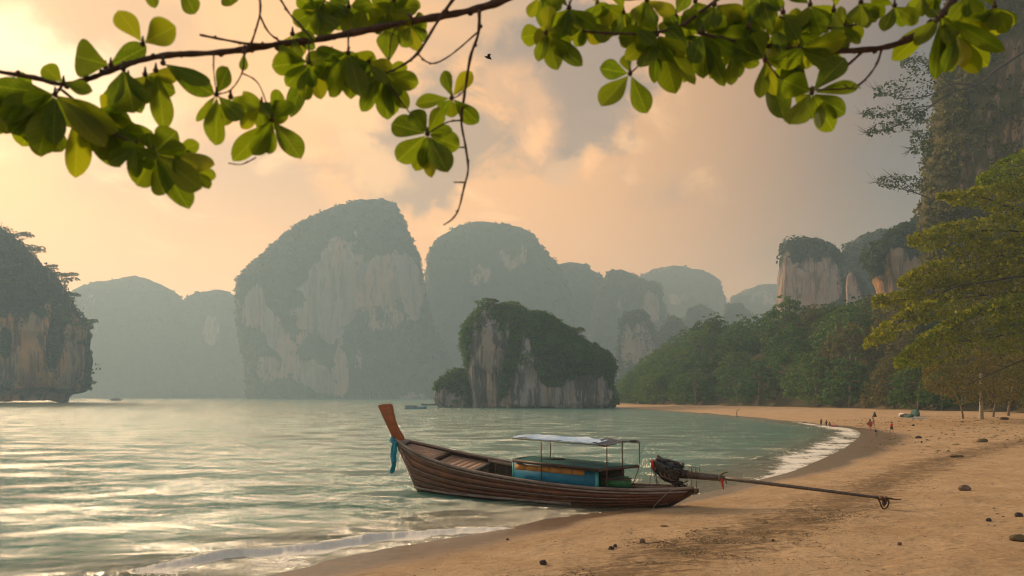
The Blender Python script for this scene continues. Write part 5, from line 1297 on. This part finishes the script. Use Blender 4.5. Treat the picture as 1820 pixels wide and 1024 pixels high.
lump('rock', 1811, 918, 16, 9, 'rock_dark', 'dark clod at the right edge of the sand', 'clod', 4)
lump('rock', 1812, 960, 30, 12, 'weed', 'clump of brown seaweed at the lower right corner', 'seaweed', 5, .6)
lump('husk', 966, 1004, 14, 11, 'rock_dark', 'dark husk on the sand nearest the bottom edge', 'husk', 6, .6)
lump('husk', 1086, 977, 12, 8, 'rock_dark', 'left half of a broken dark husk pair on the sand', 'husk', 7, .5)
lump('husk', 1093, 973, 8, 7, 'rock_dark', 'right half of a broken dark husk pair on the sand', 'husk', 8, .5)
lump('husk', 1141, 964, 11, 9, 'rock_brown', 'brown husk beside the crooked twig', 'husk', 9, .5)
lump('husk', 902, 960, 6, 4, 'rock_dark', 'tiny dark husk near the shallow water under the boat', 'husk', 10, .5)
lump('husk', 1374, 961, 5, 4, 'rock_dark', 'tiny dark stone in the seaweed line below the shaft', 'stone', 11, .4)
lump('log', 1633, 779, 13, 5, 'rock_dark', 'short dark log on the sand beyond the wet edge', 'log', 12, .3)
lump('rock', 1638, 787, 4, 4, 'rock_dark', 'tiny dark stone below the short log', 'stone', 13)
lump('rock', 1623, 757, 6, 3.5, 'rock_dark', 'small dark clod between the walking figure and the blue sheet', 'clod', 14)
lump('seaweed', 1746, 786, 22, 7, 'weed', 'flat mound of dark seaweed on the orange sand at the right', 'seaweed', 15, .6)
lump('seaweed', 1785, 746, 15, 6, 'weed', 'dark green clump of weed near the right forest edge', 'seaweed', 16, .6)
lump('seaweed', 1700, 812, 30, 5, 'weed', 'long low strand of seaweed right of the walking figure', 'seaweed', 17, .7)
lump('seaweed', 1180, 916 + 20, 16, 3, 'weed', 'thin mat of weed on the sand under the boat stern', 'seaweed', 18, .7)
lump('rock', 1540, 724, 8, 3, 'rock_dark', 'dark stone at the back of the far sand', 'stone', 19)
g = gpt(1310, 742); m_ = MB(); m_.tube([g - Vector((0, 0, .2)), g + Vector((-.06, 0, .7)), g + Vector((.0, 0, 1.15)), g + Vector((.5, 0, 1.4))], [.07, .06, .05, .03], 7); tag(m_.build('stick', MATS['bark_dark']), 'bent stick standing upright at the far waterline', 'stick')
g0 = gpt(1160, 967); tw_ = [gpt(x, y) + Vector((0, 0, .02)) for x, y in ((1136, 967), (1160, 966.5), (1176, 964.5), (1190, 967), (1199, 971))]
m_ = MB(); m_.tube([tuple(p) for p in smooth_poly([tuple(p) for p in tw_], 5)], .009, 6); m_.tube([tw_[2], tw_[2] + Vector((.12, -.10, .05))], [.007, .003], 5); tag(m_.build('twig', MATS['bark_dark']), 'crooked dark twig lying beside the brown husk', 'twig')
# sheets, gear and driftwood at the back of the beach
g = gpt(1622, 743); P0 = [gpt(1602, 742), gpt(1625, 744), gpt(1625, 738), gpt(1604, 737)]
gear = thing('gear_pile', tuple(g), 'dark gear and green bundle on blue sheets at the back of the beach', 'gear')
for nme, (xa, xb, ya, yb), mt, hh in (('sheet', (1618, 1649, 740, 744), 'cloth_paleblue', .12), ('sheet', (1600, 1618, 737.5, 741.5), 'cloth_black', .35), ('bundle', (1622, 1632, 735, 740), 'cloth_teal', .75), ('sheet', (1608, 1622, 738, 742), 'cloth_teal', .35), ('sheet', (1601, 1607, 737, 740), 'cloth_white', .4)):
    p = gpt((xa + xb) / 2, yb); S = p.y / F; m_ = MB(); w = (xb - xa) * S / 2; m_.ell((p.x, p.y, p.z + hh * .3), (w, 1.0, hh), None, 24, 12); V = np.array(m_.V); c = np.array([p.x, p.y, p.z]); V = c + (V - c) * (1 + .3 * fbm(V, 1.8, 3, int(xa)))[:, None]
    o = mk(nme, V, m_.F, MATS[mt], gear); 
dw = thing('driftwood_heap', tuple(gpt(1658, 728)), 'heap of pinkish driftwood and broken planks at the forest edge', 'driftwood')
for i in range(16):
    p = gpt(random.uniform(1642, 1672), random.uniform(726.5, 729)); L_ = random.uniform(.8, 2.2); a = random.uniform(-.5, .5); m_ = MB(); d_ = Vector((math.cos(a), random.uniform(-.4, .4), random.uniform(-.1, .5))).normalized()
    m_.tube([p + Vector((0, 0, random.uniform(.0, .7))), p + d_ * L_ * .5 + Vector((0, 0, .35 + random.uniform(0, .3))), p + d_ * L_ + Vector((0, 0, .1))], [.10, .09, .05], 6); m_.build('driftwood_piece', MATS['drift_wood'], dw)
# wrack: bits of weed, bark and shell in lines along the sand
r = np.random.default_rng(44)
def scatter(n_, name, label, mat, fpos, s0, s1, seed):
    rr_ = np.random.default_rng(seed); P = fpos(rr_, n_); P = P[sdist(P) > 1.2]; z = ground_h(P); n2_ = len(P); s = rr_.uniform(s0, s1, n2_) * rr_.choice([1, 1, 1.7], n2_); k = 6
    ang = np.linspace(0, 2 * math.pi, k, endpoint=False)[None] + rr_.uniform(-.35, .35, (n2_, k)) + rr_.uniform(0, 6, (n2_, 1)); rad = s[:, None] * rr_.uniform(.35, 1.2, (n2_, k)); th_ = rr_.uniform(0, math.pi, n2_); el = rr_.uniform(1, 2.4, n2_)
    x, y = rad * np.cos(ang) * el[:, None], rad * np.sin(ang); X_ = x * np.cos(th_)[:, None] - y * np.sin(th_)[:, None]; Y_ = x * np.sin(th_)[:, None] + y * np.cos(th_)[:, None]
    ring = np.stack([P[:, 0:1] + X_, P[:, 1:2] + Y_, z[:, None] - .004 + np.zeros_like(X_)], -1); topv = np.stack([P[:, 0] , P[:, 1], z + s * rr_.uniform(.15, .55, n2_)], -1)[:, None]
    V = np.concatenate([ring, topv], 1).reshape(-1, 3); b0 = (np.arange(n2_) * (k + 1))[:, None, None]; tri = np.array([[i, (i + 1) % k, k] for i in range(k)])[None]
    Fc_ = (b0 + tri).reshape(-1, 3); tag(mk(name, V, Fc_, MATS[mat]), label, kind='stuff')
def along_line(line, w):
    L2 = np.array(smooth_poly(line, 10))
    def f(rr_, n_):
        i = (rr_.beta(.9, 1.2, n_) * (len(L2) - 1.001)).astype(int); t = rr_.random(n_)[:, None]; base = L2[i] * (1 - t) + L2[i + 1] * t
        P = base + rr_.normal(size=(n_, 2)) * w; k_ = fbm(np.c_[P, P[:, 0] * 0], 1.1, 3, 5) > -.05; return P[k_]
    return f
scatter(14000, 'beach_litter', 'dark line of seaweed and bark crumbs running along the sand', 'weed', along_line(litter_line, 1.0), .005, .020, 1)
scatter(6000, 'beach_litter', 'scattered dark crumbs over the open sand', 'rock_dark', lambda rr_, n_: np.c_[rr_.uniform(-2, 40, n_), 9 + 66 * rr_.random(n_) ** 2.2], .006, .022, 2)
scatter(2600, 'beach_litter', 'leaf litter on the sand in front of the forest', 'weed', lambda rr_, n_: np.c_[rr_.uniform(24, 62, n_), rr_.uniform(45, 110, n_)], .03, .11, 3)
# a bird gliding under the branch
bp = at(868, 103, 16); bird = thing('bird', tuple(bp), 'small dark bird in flight below the hanging twigs', 'bird')
m_ = MB(); m_.tube([bp + Vector((-.075, 0, .03)), bp + Vector((-.03, 0, .012)), bp + Vector((.02, 0, -.006)), bp + Vector((.07, 0, -.03))], [.008, .024, .022, .005], 8); m_.build('body', MATS['hair_dark'], bird, smooth=True)
for s in (-1, 1):
    V = [bp + Vector(q) for q in ((-.03, 0, .01), (.03, 0, .0), (.05, s * .06, .045), (-.01, s * .07, .05), (.05, s * .15, .02))]; mk('wing', V, [(0, 1, 2, 3), (3, 2, 4)], MATS['hair_dark'], bird)

# ------------------------------------------------------------------ the overhanging branches close to the camera
def big_leaf_fn(k):
    uvw = obc(k); x, y, z = k.sep(uvw); g = k.new('ShaderNodeNewGeometry'); rnd = k.new('ShaderNodeObjectInfo').outputs['Random']
    ax = k.m('ABSOLUTE', x); vein = k.m('SINE', k.m('MULTIPLY', k.m('SUBTRACT', y, k.m('MULTIPLY', ax, .55)), 55.0)); vv = k.ss(vein, .82, 1.0)
    midrib = k.ss(ax, .0, .022, 1.0, .0); nz_ = k.noise(uvw, 4.0, 4, .6)
    c = k.mix(rnd, (.035, .070, .008), (.085, .125, .010)); c = k.mix(k.m('MULTIPLY', k.ss(nz_, .4, .7), .5), c, (.085, .13, .018))
    c = k.mix(k.m('MULTIPLY', k.ss(rnd, .82, .97), .28), c, (.20, .19, .02)); c = k.mix(k.m('MAXIMUM', k.m('MULTIPLY', vv, .15), k.m('MULTIPLY', midrib, .6)), c, (.16, .24, .05)); spots = k.ss(k.noise(uvw, 22, 3, .6), .68, .74); c = k.mix(k.m('MULTIPLY', spots, .7), c, (.10, .05, .015))
    p = principled(k, c, .55, k.bump(k.m('ADD', k.m('MULTIPLY', vv, .6), nz_), .35, .02), .22)
    t = k.new('ShaderNodeBsdfTranslucent'); k.put(t.inputs[0], k.mix(1.0, c, (3.4, 3.0, .7), 'MULTIPLY'))
    mx = k.new('ShaderNodeMixShader'); mx.inputs[0].default_value = .62; k.l.new(p, mx.inputs[1]); k.l.new(t.outputs[0], mx.inputs[2]); return mx.outputs[0]
material('big_leaf', big_leaf_fn)
simple('twig_bark', (.045, .026, .018), (.09, .055, .038), 30, .8, .6, .003)
def leaf_mesh(seed):
    rr_ = np.random.default_rng(seed); nu_, nv_ = 8, 14; V = []; Fp = []; bend = rr_.uniform(-.10, .22); cup = rr_.uniform(.10, .30); tw = rr_.uniform(-.25, .25); wav = rr_.uniform(.0, .03)
    for j in range(nv_ + 1):
        y = j / nv_; w = .5 * (math.sin(math.pi * min(1, y ** 1.18)) ** .72) * (.45 + .75 * y) * .98 + .015
        if y > .97: w *= .55
        if j == 0: w = .02
        for i in range(nu_ + 1):
            s = i / nu_ * 2 - 1; x = s * w; z = cup * abs(s) ** 1.3 * w - bend * y * y + wav * math.sin(9 * y + 3 * s) * abs(s)
            a = tw * y; V.append((x * math.cos(a) - z * math.sin(a), y, x * math.sin(a) + z * math.cos(a)))
    for j in range(nv_):
        for i in range(nu_): a = j * (nu_ + 1) + i; Fp.append((a, a + 1, a + nu_ + 2, a + nu_ + 1))
    me = rawmesh('leaf', V, Fp, None, True); me.materials.append(MATS['big_leaf']); return me
LM = [leaf_mesh(900 + i) for i in range(6)]
# full width of the mesh is 1.0 * about .98 at its widest
rl = np.random.default_rng(2024)
def add_leaf(root, b, t, w, Yb):
    """b, t: base and tip in the photograph; w: width in photo pixels; Yb: distance"""
    o = bpy.data.objects.new('leaf', LM[int(rl.integers(6))]); COL.objects.link(o); o.parent = root
    L_px = math.hypot(t[0] - b[0], t[1] - b[1]); tilt_ = rl.uniform(-.45, .45); Bp = at(b[0], b[1], Yb); Tp = at(t[0], t[1], Yb + L_px * Yb / F * tilt_)
    ydir = (Tp - Bp); L_ = ydir.length; ydir.normalize(); view = (Bp - cam.location).normalized(); zdir = (view - ydir * view.dot(ydir)).normalized()
    if rl.random() < .7: zdir = -zdir
    roll = rl.uniform(-.55, .55); q = Matrix.Rotation(roll, 3, ydir); zdir = q @ zdir; xdir = ydir.cross(zdir)
    w *= rl.uniform(.82, 1.08); ws = w * Yb / F / .98 / max(.8, math.cos(roll)); M = Matrix((xdir * ws, ydir * L_, zdir * ws)).transposed().to_4x4(); M.translation = Bp - origin_of(root)
    o.matrix_local = M; return o
def branch_tubes(root, specs, name='branch'):
    for pts, w0, w1, Y0, Y1 in specs:
        q = [at(x, y, Y0 + (Y1 - Y0) * i / (len(pts) - 1)) for i, (x, y) in enumerate(pts)]; sm = smooth_poly([tuple(p) for p in q], 6); n_ = len(sm)
        rad = [max(.0012, (w0 + (w1 - w0) * i / (n_ - 1)) * Y0 / F / 2 * (1 + .12 * math.sin(i * 1.7) + .10 * math.sin(i * .63))) for i in range(n_)]
        m_ = MB(); m_.tube([tuple(p) for p in sm], rad, 8)
        for i in range(4, n_ - 2, 5):                      # leaf scars and buds
            p = Vector(sm[i]); m_.ell(p + Vector((random.uniform(-1, 1), 0, random.uniform(-1, 1))) * rad[i], (rad[i] * 1.15,) * 3, None, 6, 4, .15, i)
        m_.build(name, MATS['twig_bark'], root, smooth=True)
def rosette(root, c, tips, Y):
    for i, tp_ in enumerate(tips):
        x, y, w = tp_; dx_, dy_ = x - c[0], y - c[1]; L_ = math.hypot(dx_, dy_) + 1e-6; st = min(6, L_ * .08)
        add_leaf(root, (c[0] + dx_ / L_ * st, c[1] + dy_ / L_ * st), (x, y), w * 1.0, Y + rl.uniform(-.06, .06))
    cc_ = at(c[0], c[1], Y); m_ = MB(); m_.ell(cc_, (.008, .008, .008), None, 8, 6, .2, 3); m_.tube([cc_, cc_ + Vector((.0, 0, .022))], [.006, .002], 6); m_.build('bud', MATS['twig_bark'], root, smooth=True)

bl = at(900, 0, 2.5); left_b = thing('overhanging_branch', tuple(bl), 'backlit leafy branch reaching in across the upper left of the view', 'branch')
branch_tubes(left_b, [
 ([(-40, 118), (0, 128), (60, 138), (110, 150), (150, 143), (190, 128), (240, 110), (300, 98), (380, 94), (450, 86), (500, 78), (560, 71), (640, 56), (720, 40), (790, 28), (850, 15), (910, -6), (1010, -60)], 8, 16, 2.15, 2.6),
 ([(355, 62), (400, 71), (450, 79), (500, 78)], 4, 6, 2.36, 2.38),
 ([(461, -10), (462, 25), (447, 76), (436, 92), (430, 130), (410, 160), (386, 168)], 4.5, 2, 2.36, 2.3),
 ([(462, 28), (478, 58), (503, 77)], 3.5, 4, 2.36, 2.38), ([(496, -5), (515, 25), (531, 42), (556, 71)], 3.5, 4, 2.4, 2.4),
 ([(812, -10), (778, 38), (742, 95), (705, 122), (680, 131)], 6, 3.5, 2.5, 2.42), ([(742, 95), (757, 109), (775, 112), (805, 95), (848, 58)], 3, 3, 2.48, 2.5),
 ([(852, 18), (850, 60), (836, 102), (827, 160), (820, 214), (827, 258), (832, 300), (825, 332), (815, 372), (803, 390), (788, 400)], 6, 2.6, 2.52, 2.5),
 ([(820, 214), (800, 216), (785, 222), (762, 236)], 3, 2.5, 2.5, 2.45), ([(825, 262), (815, 262)], 3, 2, 2.5, 2.5), ([(825, 324), (806, 324)], 3, 2, 2.5, 2.5), ([(827, 160), (812, 172), (803, 174)], 2.5, 2, 2.5, 2.48),
 ([(455, 280), (430, 292), (406, 290)], 2.5, 2, 2.4, 2.4), ([(110, 152), (104, 162), (98, 168)], 5, 3, 2.2, 2.2), ([(110, 160), (150, 192), (205, 238), (273, 273)], 5, 3.5, 2.2, 2.2),
 ([(219, 118), (222, 128)], 3, 3, 2.25, 2.25), ([(380, 94), (380, 128), (385, 168)], 3, 2, 2.33, 2.3), ([(430, 130), (460, 150), (483, 213)], 2.5, 2.2, 2.34, 2.34), ([(549, 72), (549, 111)], 3, 3, 2.42, 2.4), ([(619, 60), (619, 94)], 3.5, 3, 2.45, 2.42), ([(740, 30), (700, 55), (691, 110)], 3, 2, 2.48, 2.45), ([(680, 131), (720, 190), (760, 238)], 3, 2.5, 2.45, 2.45)])
LR = [((254, 78), [(210, 16, 46), (308, 46, 52)], 2.25), ((197, 116), [(124, 98, 66)], 2.22), ((188, 121), [(262, 84, 44)], 2.3), ((113, 148), [(76, 118, 40), (160, 160, 26)], 2.2),
 ((219, 122), [(240, 202, 64), (200, 185, 30), (262, 186, 34)], 2.25), ((277, 125), [(293, 227, 46)], 2.3), ((290, 112), [(376, 166, 46), (374, 148, 34)], 2.28),
 ((385, 168), [(408, 120, 42), (385, 258, 40), (430, 212, 40), (348, 216, 16), (360, 200, 14)], 2.3),
 ((98, 168), [(-15, 152, 50), (18, 238, 52), (66, 276, 58), (-10, 205, 50), (135, 228, 48), (212, 232, 46), (188, 262, 46), (95, 255, 40), (40, 180, 46)], 2.2), ((25, 150), [(60, 215, 46), (5, 205, 46), (55, 140, 36), (-20, 180, 44)], 2.28), ((180, 205), [(240, 285, 46), (200, 175, 40), (150, 270, 44), (235, 215, 40)], 2.26), ((60, 200), [(110, 270, 44), (40, 262, 44), (75, 300-20, 40)], 2.3), ((20, 190), [(-50, 170, 50), (-40, 230, 50), (10, 240, 46)], 2.25), ((140, 190), [(256, 248, 48), (215, 298, 52), (133, 316, 54), (170, 240, 44)], 2.22),
 ((273, 273), [(311, 233, 46), (381, 292, 44), (363, 336, 44), (292, 346, 48), (240, 331, 50), (336, 372, 46), (214, 264, 42), (262, 236, 40), (330, 262, 34)], 2.2),
 ((483, 213), [(432, 164, 32), (496, 160, 28), (414, 284, 42), (452, 276, 38), (478, 274, 34), (535, 276, 42), (520, 180, 36), (460, 180, 28)], 2.35),
 ((549, 111), [(482, 116, 42), (516, 206, 36), (553, 155, 34), (508, 152, 40), (542, 178, 36), (575, 176, 34), (490, 90, 32), (585, 140, 34)], 2.42),
 ((619, 94), [(572, 160, 42), (602, 152, 36), (624, 174, 44), (642, 166, 40), (670, 120, 46), (582, 172, 34), (655, 140, 36), (560, 100, 32)], 2.42),
 ((691, 114), [(690, 56, 44)], 2.44), ((680, 131), [(744, 148, 40), (724, 118, 32), (660, 182, 36), (688, 214, 40), (727, 194, 36), (643, 198, 34), (702, 206, 34), (712, 172, 32), (640, 160, 30)], 2.45),
 ((760, 238), [(696, 220, 46), (732, 196, 38), (784, 192, 36), (805, 232, 28), (704, 288, 44), (738, 304, 34), (768, 317, 32), (796, 308, 46), (817, 262, 42), (752, 300, 28)], 2.45),
 ((803, 174), [(790, 126, 28), (838, 126, 30), (738, 184, 30), (851, 218, 34), (803, 210, 28), (778, 208, 22)], 2.5),
 ((434, 92), [(432, 126, 16)], 2.35), ((262, -30), [(276, 15, 26)], 2.3), ((318, -30), [(346, 24, 34)], 2.3), ((400, -38), [(410, 9, 38)], 2.35),
 ((560, 20), [(520, 40, 34), (540, 62, 36), (578, 66, 34), (530, -10, 34), (600, 50, 32), (560, -25, 36)], 2.5), ((620, 12), [(590, 50, 36), (625, 66, 36), (650, 45, 34), (660, 5, 36), (600, -20, 36), (585, 10, 34)], 2.52),
 ((690, 20), [(655, 55, 34), (700, 70, 38), (730, 55, 38), (745, 12, 36), (670, -20, 40), (720, -15, 36)], 2.52), ((730, 45), [(756, 72, 34), (760, 38, 34), (712, 84, 36), (742, 90, 26)], 2.5)]
for c, tips, Y in LR: rosette(left_b, c, tips, Y)
for c, a0_, n_l, L_, Y in [((160, 205), 60, 5, 58, 2.24), ((205, 238), 70, 6, 56, 2.22), ((242, 262), 80, 5, 50, 2.2), ((228, 138), 80, 5, 62, 2.3), ((258, 132), 60, 4, 58, 2.32), ((60, 188), 90, 6, 58, 2.26), ((410, 172), 70, 4, 48, 2.33), ((465, 185), 60, 5, 50, 2.36), ((15, 170), 90, 5, 60, 2.3), ((590, 95), 90, 6, 52, 2.44), ((655, 110), 80, 6, 54, 2.46), ((520, 60), 60, 5, 46, 2.46), ((650, 10), 80, 7, 52, 2.54), ((575, 0), 90, 7, 52, 2.52), ((700, 0), 80, 6, 52, 2.53), ((310, 270), 40, 4, 44, 2.2), ((345, 300), 60, 3, 40, 2.18)]:
    tips = []
    for j in range(n_l):
        a = R(a0_ - 75 + 150 * (j + .5) / n_l + rl.uniform(-12, 12)); q_ = L_ * rl.uniform(.8, 1.15); tips.append((c[0] + q_ * math.cos(a), c[1] + q_ * math.sin(a), q_ * rl.uniform(.5, .66)))
    rosette(left_b, c, tips, Y)
br = at(1700, -10, 2.7); right_b = thing('overhanging_branch', tuple(br), 'shaded leafy branch hanging in across the upper right of the view', 'branch')
branch_tubes(right_b, [
 ([(1800, -160), (1730, -60), (1695, -2), (1660, 40), (1605, 74), (1545, 88), (1450, 90), (1350, 80), (1290, 70), (1240, 58)], 16, 5, 2.7, 2.5),
 ([(1036, 56), (1100, 60), (1165, 58), (1210, 45), (1250, 18), (1300, -20)], 4, 7, 2.5, 2.55), ([(1360, 106), (1388, 140), (1440, 158), (1495, 125), (1537, 88)], 4, 5, 2.5, 2.6),
 ([(1440, 160), (1498, 158), (1528, 150), (1556, 118), (1568, 84)], 3, 4.5, 2.5, 2.6), ([(1385, 30), (1430, 42), (1480, 50), (1540, 38), (1570, 15), (1580, -20)], 3, 4, 2.55, 2.6),
 ([(971, 61), (1000, 30), (1020, -10)], 3, 4, 2.5, 2.55), ([(1120, 131), (1150, 100), (1168, 61)], 2.5, 3, 2.5, 2.5), ([(1249, 56), (1240, 58)], 3, 3, 2.5, 2.5), ([(1673, 30), (1660, 40)], 3, 4, 2.6, 2.6), ([(1500, 150), (1512, 158), (1520, 150), (1530, 158)], 2, 1.5, 2.5, 2.5), ([(1515, 70), (1505, 88), (1520, 96)], 2, 1.5, 2.55, 2.55)])
RR_ = [((971, 58), [(926, 66, 38), (956, 108, 28), (990, 122, 38), (1036, 118, 38), (1014, 92, 34), (975, 10, 36), (1010, 100, 30), (1000, 60, 30)], 2.5),
 ((1120, 131), [(1065, 122, 36), (1068, 189, 44), (1150, 202, 40), (1108, 96, 28)], 2.5),
 ((1168, 61), [(1100, 68, 42), (1110, 108, 36), (1140, 124, 38), (1163, 148, 28), (1202, 166, 54), (1235, 152, 32), (1190, 110, 34), (1225, 100, 32), (1150, 30, 32)], 2.52),
 ((1249, 58), [(1232, 110, 36), (1250, 137, 42), (1288, 154, 36), (1347, 70, 52), (1272, 112, 32), (1215, 20, 36), (1310, 100, 36), (1290, 30, 36)], 2.5),
 ((1360, 106), [(1303, 80, 50), (1350, 174, 26), (1395, 212, 46), (1432, 104, 48), (1335, 60, 40), (1380, 170, 30)], 2.5), ((1420, 90), [(1505, 66, 46), (1480, 110, 40), (1400, 150, 46), (1445, 45, 38)], 2.55),
 ((1443, 165), [(1404, 219, 48), (1482, 234, 46), (1503, 202, 38), (1443, 213, 14), (1392, 142, 48), (1503, 98, 46), (1528, 152, 30), (1462, 228, 26), (1420, 190, 34)], 2.5),
 ((1673, 28), [(1586, 108, 38), (1662, 142, 34), (1694, 128, 36), (1755, 118, 42), (1806, 46, 46), (1786, 92, 36), (1628, 78, 32), (1718, 92, 38), (1735, 30, 40), (1690, 80, 30)], 2.6),
 ((1700, 60), [(1740, 130, 36), (1680, 128, 30), (1720, 120, 30), (1665, 100, 30)], 2.62)]
for c, tips, Y in RR_: rosette(right_b, c, tips, Y)
for i, (cx_, cy_) in enumerate([(985, 30), (1040, 38), (1130, 50), (1205, 62), (1275, 62), (1330, 48), (1375, 62), (1415, 58), (1300, 95), (1395, 110), (1455, 75), (1225, 85), (1500, 45), (960, -8), (1012, 14), (1062, 6), (1108, 22), (1150, 0), (1200, 28), (1236, 2), (1270, 8), (1318, 22), (1352, -4), (1392, 22), (1440, 8), (1482, 18), (1530, 4), (1590, 10), (1640, -10), (1720, -6), (1768, 12)]):
    k_ = 5 if i % 2 else 6; tips = []
    for j in range(k_):
        a = R(20 + 140 * (j + .5) / k_ + rl.uniform(-12, 12)) if j < k_ - 1 else R(rl.uniform(200, 340)); L_ = rl.uniform(42, 62) if cx_ < 1500 else rl.uniform(34, 52); tips.append((cx_ + L_ * math.cos(a), cy_ + L_ * math.sin(a), L_ * rl.uniform(.52, .66)))
    rosette(right_b, (cx_, cy_), tips, 2.58 + .05 * math.sin(i * 2.1))
# the air box is closed round everything built above
bpy.context.view_layer.update()
lo_z, hi_z = -5.0, 0
for o in scene.objects:
    if o.type == 'MESH':
        for c in o.bound_box: hi_z = max(hi_z, (o.matrix_world @ Vector(c)).z)
hz_top = hi_z + 6
ho = mk('haze', np.array([(x, y, z) for x in (-2080, 2080) for y in (-2080, 2080) for z in (lo_z, hz_top)], float), [(0, 1, 3, 2), (4, 6, 7, 5), (0, 4, 5, 1), (2, 3, 7, 6), (0, 2, 6, 4), (1, 5, 7, 3)], hz_m, None, base=False)
ho.display_type = 'WIRE'
tag(ho, 'thin warm haze filling the air over the whole bay', kind='stuff')
